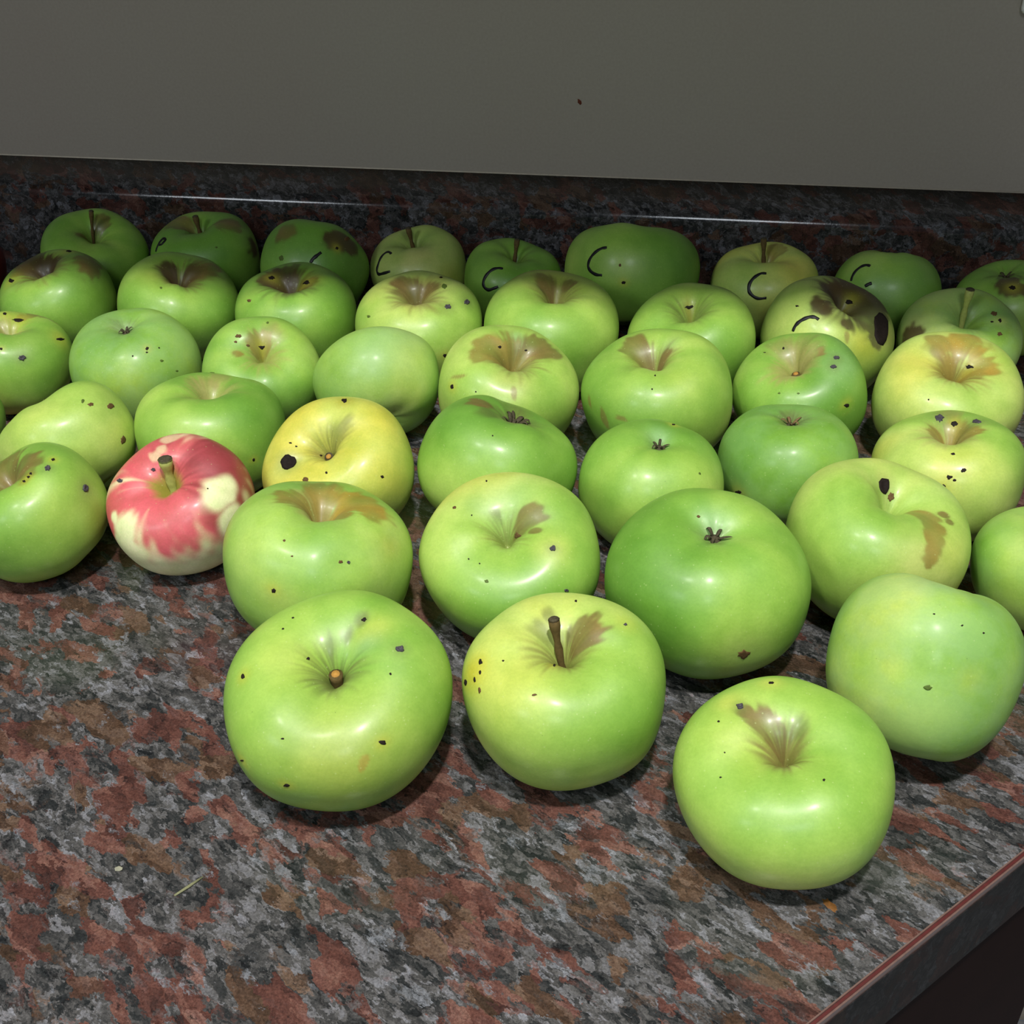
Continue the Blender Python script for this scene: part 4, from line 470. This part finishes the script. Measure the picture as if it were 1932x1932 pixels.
        if kd in (1, 4): V_ = [v_ + nn * th * .30 for v_ in V_]
        V_ += [pp[k] - nn * th * .5 for k in range(n_)]
        Fc_ = [(r * n_ + k, r * n_ + (k + 1) % n_, (r + 1) * n_ + (k + 1) % n_, (r + 1) * n_ + k) for r in range(2) for k in range(n_)]
        Fc_ += [(2 * n_ + k, 2 * n_ + (k + 1) % n_, 3 * n_) for k in range(n_)] + [(3 * n_ + 1 + k, 3 * n_ + 1 + (k + 1) % n_, (k + 1) % n_, k) for k in range(n_)]
        c1 = np.cross(V_[1] - V_[0], V_[n_] - V_[0])
        if c1 @ nn < 0: Fc_ = [f[::-1] for f in Fc_]
        mesh('wormhole' if kd == 4 else 'blemish', V_, Fc_, M_SPOT[kd], root)
    # pen strokes
    for pl in e['pen']:
        Q = np.array(pl); n_ = len(Q); out = []
        ext = np.vstack([2 * Q[0] - Q[1], Q, 2 * Q[-1] - Q[-2]])
        for k in range(n_ - 1):
            p0, p1, p2, p3 = ext[k:k + 4]
            for f in np.linspace(0, 1, 6)[:-1]:
                out.append(.5 * ((2 * p1) + (p2 - p0) * f + (2 * p0 - 5 * p1 + 4 * p2 - p3) * f * f + (3 * p1 - p0 - 3 * p2 + p3) * f ** 3))
        out.append(Q[-1]); pts = P(out); nn = [normal(o_) for o_ in out]; pts = [a_ + n1 * .00012 for a_, n1 in zip(pts, nn)]
        m_ = len(pts); rad = [.00118 * (.75 + .25 * min(1, 4 * min(k, m_ - 1 - k) / m_) + .1 * math.sin(k * .9)) for k in range(m_)]
        mesh('pen_mark', *tube(pts, rad, 8, flat=(nn, .3)), M_PEN, root)
    return root

for e in APPLES: build_apple(e)

# ---------------------------------------------------------------- worktop with upstand
CX = .1661                                        # the cut corner runs along y = x + CX
M_FACE = granite('worktop_face_shaded_laminate', dark=.10, rough=.9)  # same granite, with the shade of the unlit face put into its colour
top = bpy.data.objects.new('worktop', None); COL.objects.link(top); top.location = (0, .6, -.038)
tag(top, 'red brown and grey speckled granite look worktop under the apples', 'worktop')
def child(name, VF, mat, parent, smooth=False):
    px, py, pz = parent.matrix_world.translation if parent.parent else parent.location
    V, Fc = VF; return mesh(name, [(x - px, y - py, z - pz) for x, y, z in V], Fc, mat, parent, smooth)
YF, XR, YW = .06, .268, .868
poly = [(-1.3, YF), (YF - CX, YF), (XR, XR + CX), (XR, YW - .0005), (-1.3, YW - .0005)]
child('slab', prism(poly, -.037, 0), M_TOP, top)
# postformed edge: thin bright strip, dark groove, second strip, then the face band, darkened in colour for its shade
M_STRIP = plain('edge_strip_pale', (112, 88, 80), .4, .5, .15, 400); M_GROOVE = plain('edge_groove_dark_red', (84, 36, 34), .5, .4, .15, 400)
def edge_strip(name, o0, o1, z0, z1, mat, bev=0.):
    r2 = 1 / math.sqrt(2); d = lambda o: (o * r2, -o * r2)
    A, Bq = (YF - CX, YF), (XR, XR + CX); A0 = (-1.3, YF)
    pts_in = [(A0[0], A0[1] - o0), (A[0] + o0 * .414, A[1] - o0), (Bq[0] + d(o0)[0], Bq[1] + d(o0)[1])]
    pts_out = [(A0[0], A0[1] - o1), (A[0] + o1 * .414, A[1] - o1), (Bq[0] + d(o1)[0], Bq[1] + d(o1)[1])]
    V, Fc = prism(pts_out + pts_in[::-1], z0, z1); return child(name, (V, Fc), mat, top)
edge_strip('edge_strip', 0, .0005, -.004, .0001, M_STRIP); edge_strip('edge_groove', .0005, .0015, -.004, -.0006, M_GROOVE)
edge_strip('edge_strip', .0015, .0021, -.004, -.0009, M_STRIP); edge_strip('edge_face', 0, .0024, -.037, -.004, M_FACE)
# upstand: cove, near vertical face, rounded ridge, sloping top to the wall
prof = []
yf = .838
for k in range(7): a = math.pi / 2 * k / 6; prof.append((yf - .010 + .010 * math.sin(a), .0101 - .010 * math.cos(a)))
prof += [(yf + .0005, .03), (yf + .001, .056)]
cy, cz, rr = yf + .001 + .011, .0605, .011
for k in range(0, 10): a = math.pi - (math.pi - math.radians(123)) * k / 9; prof.append((cy + rr * math.cos(a), cz + rr * math.sin(a)))
prof += [(YW - .0008, prof[-1][1] + (YW - prof[-1][0]) * math.tan(math.radians(33))), (YW - .0008, .0001), (yf - .010, .0001)]
xs = [-1.3, XR]; V = [(x, y, z) for x in xs for y, z in prof]; n = len(prof)
Fc = [(i, (i + 1) % n, n + (i + 1) % n, n + i) for i in range(n)] + [tuple(range(3 * n - 1, 2 * n - 1, -1)), tuple(range(3 * n, 4 * n))]; V = V + V
ups = bpy.data.objects.new('upstand', None); COL.objects.link(ups); ups.location = (-.5, yf + .01, 0)
tag(ups, 'speckled granite look upstand with a rounded ridge along the wall behind the apples', 'upstand')
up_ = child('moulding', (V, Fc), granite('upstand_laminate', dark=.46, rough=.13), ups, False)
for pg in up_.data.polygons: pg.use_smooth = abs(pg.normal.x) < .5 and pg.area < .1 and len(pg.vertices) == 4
# dried orange stain and a scratch in the surface
rs = random.Random(3)
def blot(cx, cy_, rx, ry, rot, th, n=18, j=.25):
    V = []; 
    for k in range(n):
        a = 2 * math.pi * k / n; r = rs.uniform(1 - j, 1 + j); x, y = rx * r * math.cos(a), ry * r * math.sin(a)
        V.append((cx + x * math.cos(rot) - y * math.sin(rot), cy_ + x * math.sin(rot) + y * math.cos(rot), .0))
    V = V + [(cx + (x - cx) * .7, cy_ + (y - cy_) * .7, th) for x, y, z in V]
    return V, [(k, (k + 1) % n, n + (k + 1) % n, n + k) for k in range(n)] + [tuple(range(n, 2 * n))]
tag(child('stain', blot(.0672, .2690, .0030, .0016, -.9, .00015), plain('orange_stain', (118, 78, 36), .5, .4, .3, 900), top, True), 'small dried orange stain')
child('scratch', tube([(-.2242, .2911, .0), (-.2170, .2795, .0), (-.2104, .2687, .0)], .00016, 6), M_STRIP, top)
sf = mesh('straw_scrap', *tube([(-.0035, -.0045, 0), (0, 0, .0002), (.0032, .0048, 0)], [.0005, .0007, .0004], 6, flat=([np.array([0, 0, 1.])] * 3, .4)), plain('dry_grass', (128, 128, 96), .8, .2, .2, 900), None, True, (-.1545, .2427, .0003))
tag(sf, 'tiny pale dry grass scrap lying on the bare worktop at the lower left', 'grass scrap')
rs = random.Random(8); V = [(rs.uniform(-1, 1) * .0016, rs.uniform(-1, 1) * .0013, rs.uniform(0, .0012)) for _ in range(14)]
bm = bmesh.new(); [bm.verts.new(v) for v in V]; bmesh.ops.convex_hull(bm, input=bm.verts); me = bpy.data.meshes.new('crumb'); bm.to_mesh(me); bm.free()
me.materials.append(plain('crumb', (150, 148, 128), .8, .2, .2, 900)); o = bpy.data.objects.new('crumb', me); COL.objects.link(o); o.location = (-.1824, .2464, 0)
tag(o, 'tiny pale crumb on the bare worktop at the lower left', 'crumb')

# ---------------------------------------------------------------- cabinet below the cut corner
M_CAB = plain('dark_brown_cabinet', (34, 19, 15), .7, .04, .12, 60)
cab = bpy.data.objects.new('base_cabinet', None); COL.objects.link(cab); cab.location = (-.4, .55, -.86)
tag(cab, 'dark brown kitchen base cabinet under the worktop at the cut corner', 'cabinet')
CI = CX + .0045; xr = .1826
child('carcass', prism([(-1.3, YF + .02), (YF + .02 - CI, YF + .02), (xr, xr + CI), (xr, YW - .003), (-1.3, YW - .003)], -.78, -.037), M_CAB, cab)
child('plinth', prism([(-1.3, YF + .07), (YF + .07 - CI, YF + .07), (xr - .03, xr - .03 + CI + .03), (xr - .03, YW - .003), (-1.3, YW - .003)], -.86, -.78), M_CAB, cab)
r2 = 1 / math.sqrt(2)
dx0, dx1 = YF + .03 - CI, xr - .004
child('door_panel', prism([(dx0 + .002, dx0 + CI - .002), (dx1 + .002, dx1 + CI - .002), (dx1 - .0003, dx1 + CI), (dx0 - .0003, dx0 + CI)], -.77, -.045), M_CAB, cab)

# ---------------------------------------------------------------- setting: wall, floor, wall cupboard, socket
def struct(o): o['kind'] = 'structure'; return o
mw = NT('grey_painted_wall'); co = mw.coord(); f1 = mw.noise(co, 7, 4, .6); f2 = mw.noise(co, 500, 2)
c = mw.mix(f1, lin((150, 139, 127)), lin((153, 147, 135))); c = mw.mix(1., c, mw.ramp(f2, [(.3, (.96, .96, .96)), (.7, (1.04, 1.04, 1.04))]), 'MULTIPLY')
mw.put(mw.b.inputs['Base Color'], c); mw.b.inputs['Roughness'].default_value = .75; mw.bump(f2, .12, .0006)
V, Fc = box(-2.4, 2.4, YW, YW + .1, -.86, 1.65)
wall = struct(mesh('wall_back', V, Fc, mw.m, None, False))
caulk = child('sealant_line', tube([(-1.3, YW - .0002, .0856), (XR, YW - .0002, .0856)], .0007, 8), plain('wall_sealant', (188, 178, 160), .5, .4, .1, 300), wall, True)
mesh('stain', *blot(0, 0, .0013, .0022, .4, .0002, 10), plain('brown_fleck', (92, 44, 28), .7, .2, .2, 900), wall, True, None)
st = bpy.data.objects['stain.001']; st.rotation_euler = (math.pi / 2, 0, 0); st.location = (-.0863, YW - .0001, .1407)
# pale tiled floor
M_GROUT = plain('floor_grout', (120, 122, 124), .8, .3, .1, 200); M_TILE = plain('pale_floor_tile', (206, 212, 220), .35, .5, .06, 40)
V, Fc = box(-2.4, 2.4, -2.6, YW, -.90, -.8625); fl = struct(mesh('floor', V, Fc, M_GROUT, None, False))
tv, tf = box(-.147, .147, -.147, .147, 0, .0025); tme = None
for i in range(5):
    for j in range(7):
        x, y = .06 + i * .3, YW - .16 - j * .3
        if tme is None: o = mesh('tile', tv, tf, M_TILE, fl, False); tme = o.data; bevel(o, .001, 1)
        else: o = bpy.data.objects.new('tile', tme); COL.objects.link(o); o.parent = fl
        o.location = (x, y, -.8625)
# wall cupboard overhead, whose front edge throws the shade on the back rows
cup = bpy.data.objects.new('wall_cupboard', None); COL.objects.link(cup); cup.location = (-.3, YW - .2, .50)
tag(cup, 'wall cupboard above the worktop, out of view, shading the back rows', 'cupboard')
M_CUP = plain('cupboard_brown', (96, 74, 58), .5, .35, .1, 60)
child('carcass', box(-1.3, .75, .409 + .02, YW, .50, .50 + .7), M_CUP, cup)
for k in range(4): child('door', box(-1.3 + k * .5125 + .002, -1.3 + (k + 1) * .5125 - .002, .409, .409 + .019, .50, .50 + .7), M_CUP, cup)
# white socket, only its lower left corner is in view
soc = bpy.data.objects.new('wall_socket', None); COL.objects.link(soc); soc.location = (.2125 + .043, YW, .2065 + .043)
tag(soc, 'white socket plate on the grey wall, only its lower left corner in view', 'socket')
M_WHITE = plain('white_plastic', (238, 236, 230), .35, .5, .03, 200)
pl = mesh('plate', *box(-.043, .043, -.009, 0, -.043, .043), M_WHITE, soc, False); bevel(pl, .004, 4)
for sx in (-.0095, .0095): mesh('pin_hole', *tube([(sx, -.0093, .0), (sx, -.007, .0)], .0022, 12), M_PEN, soc, False)
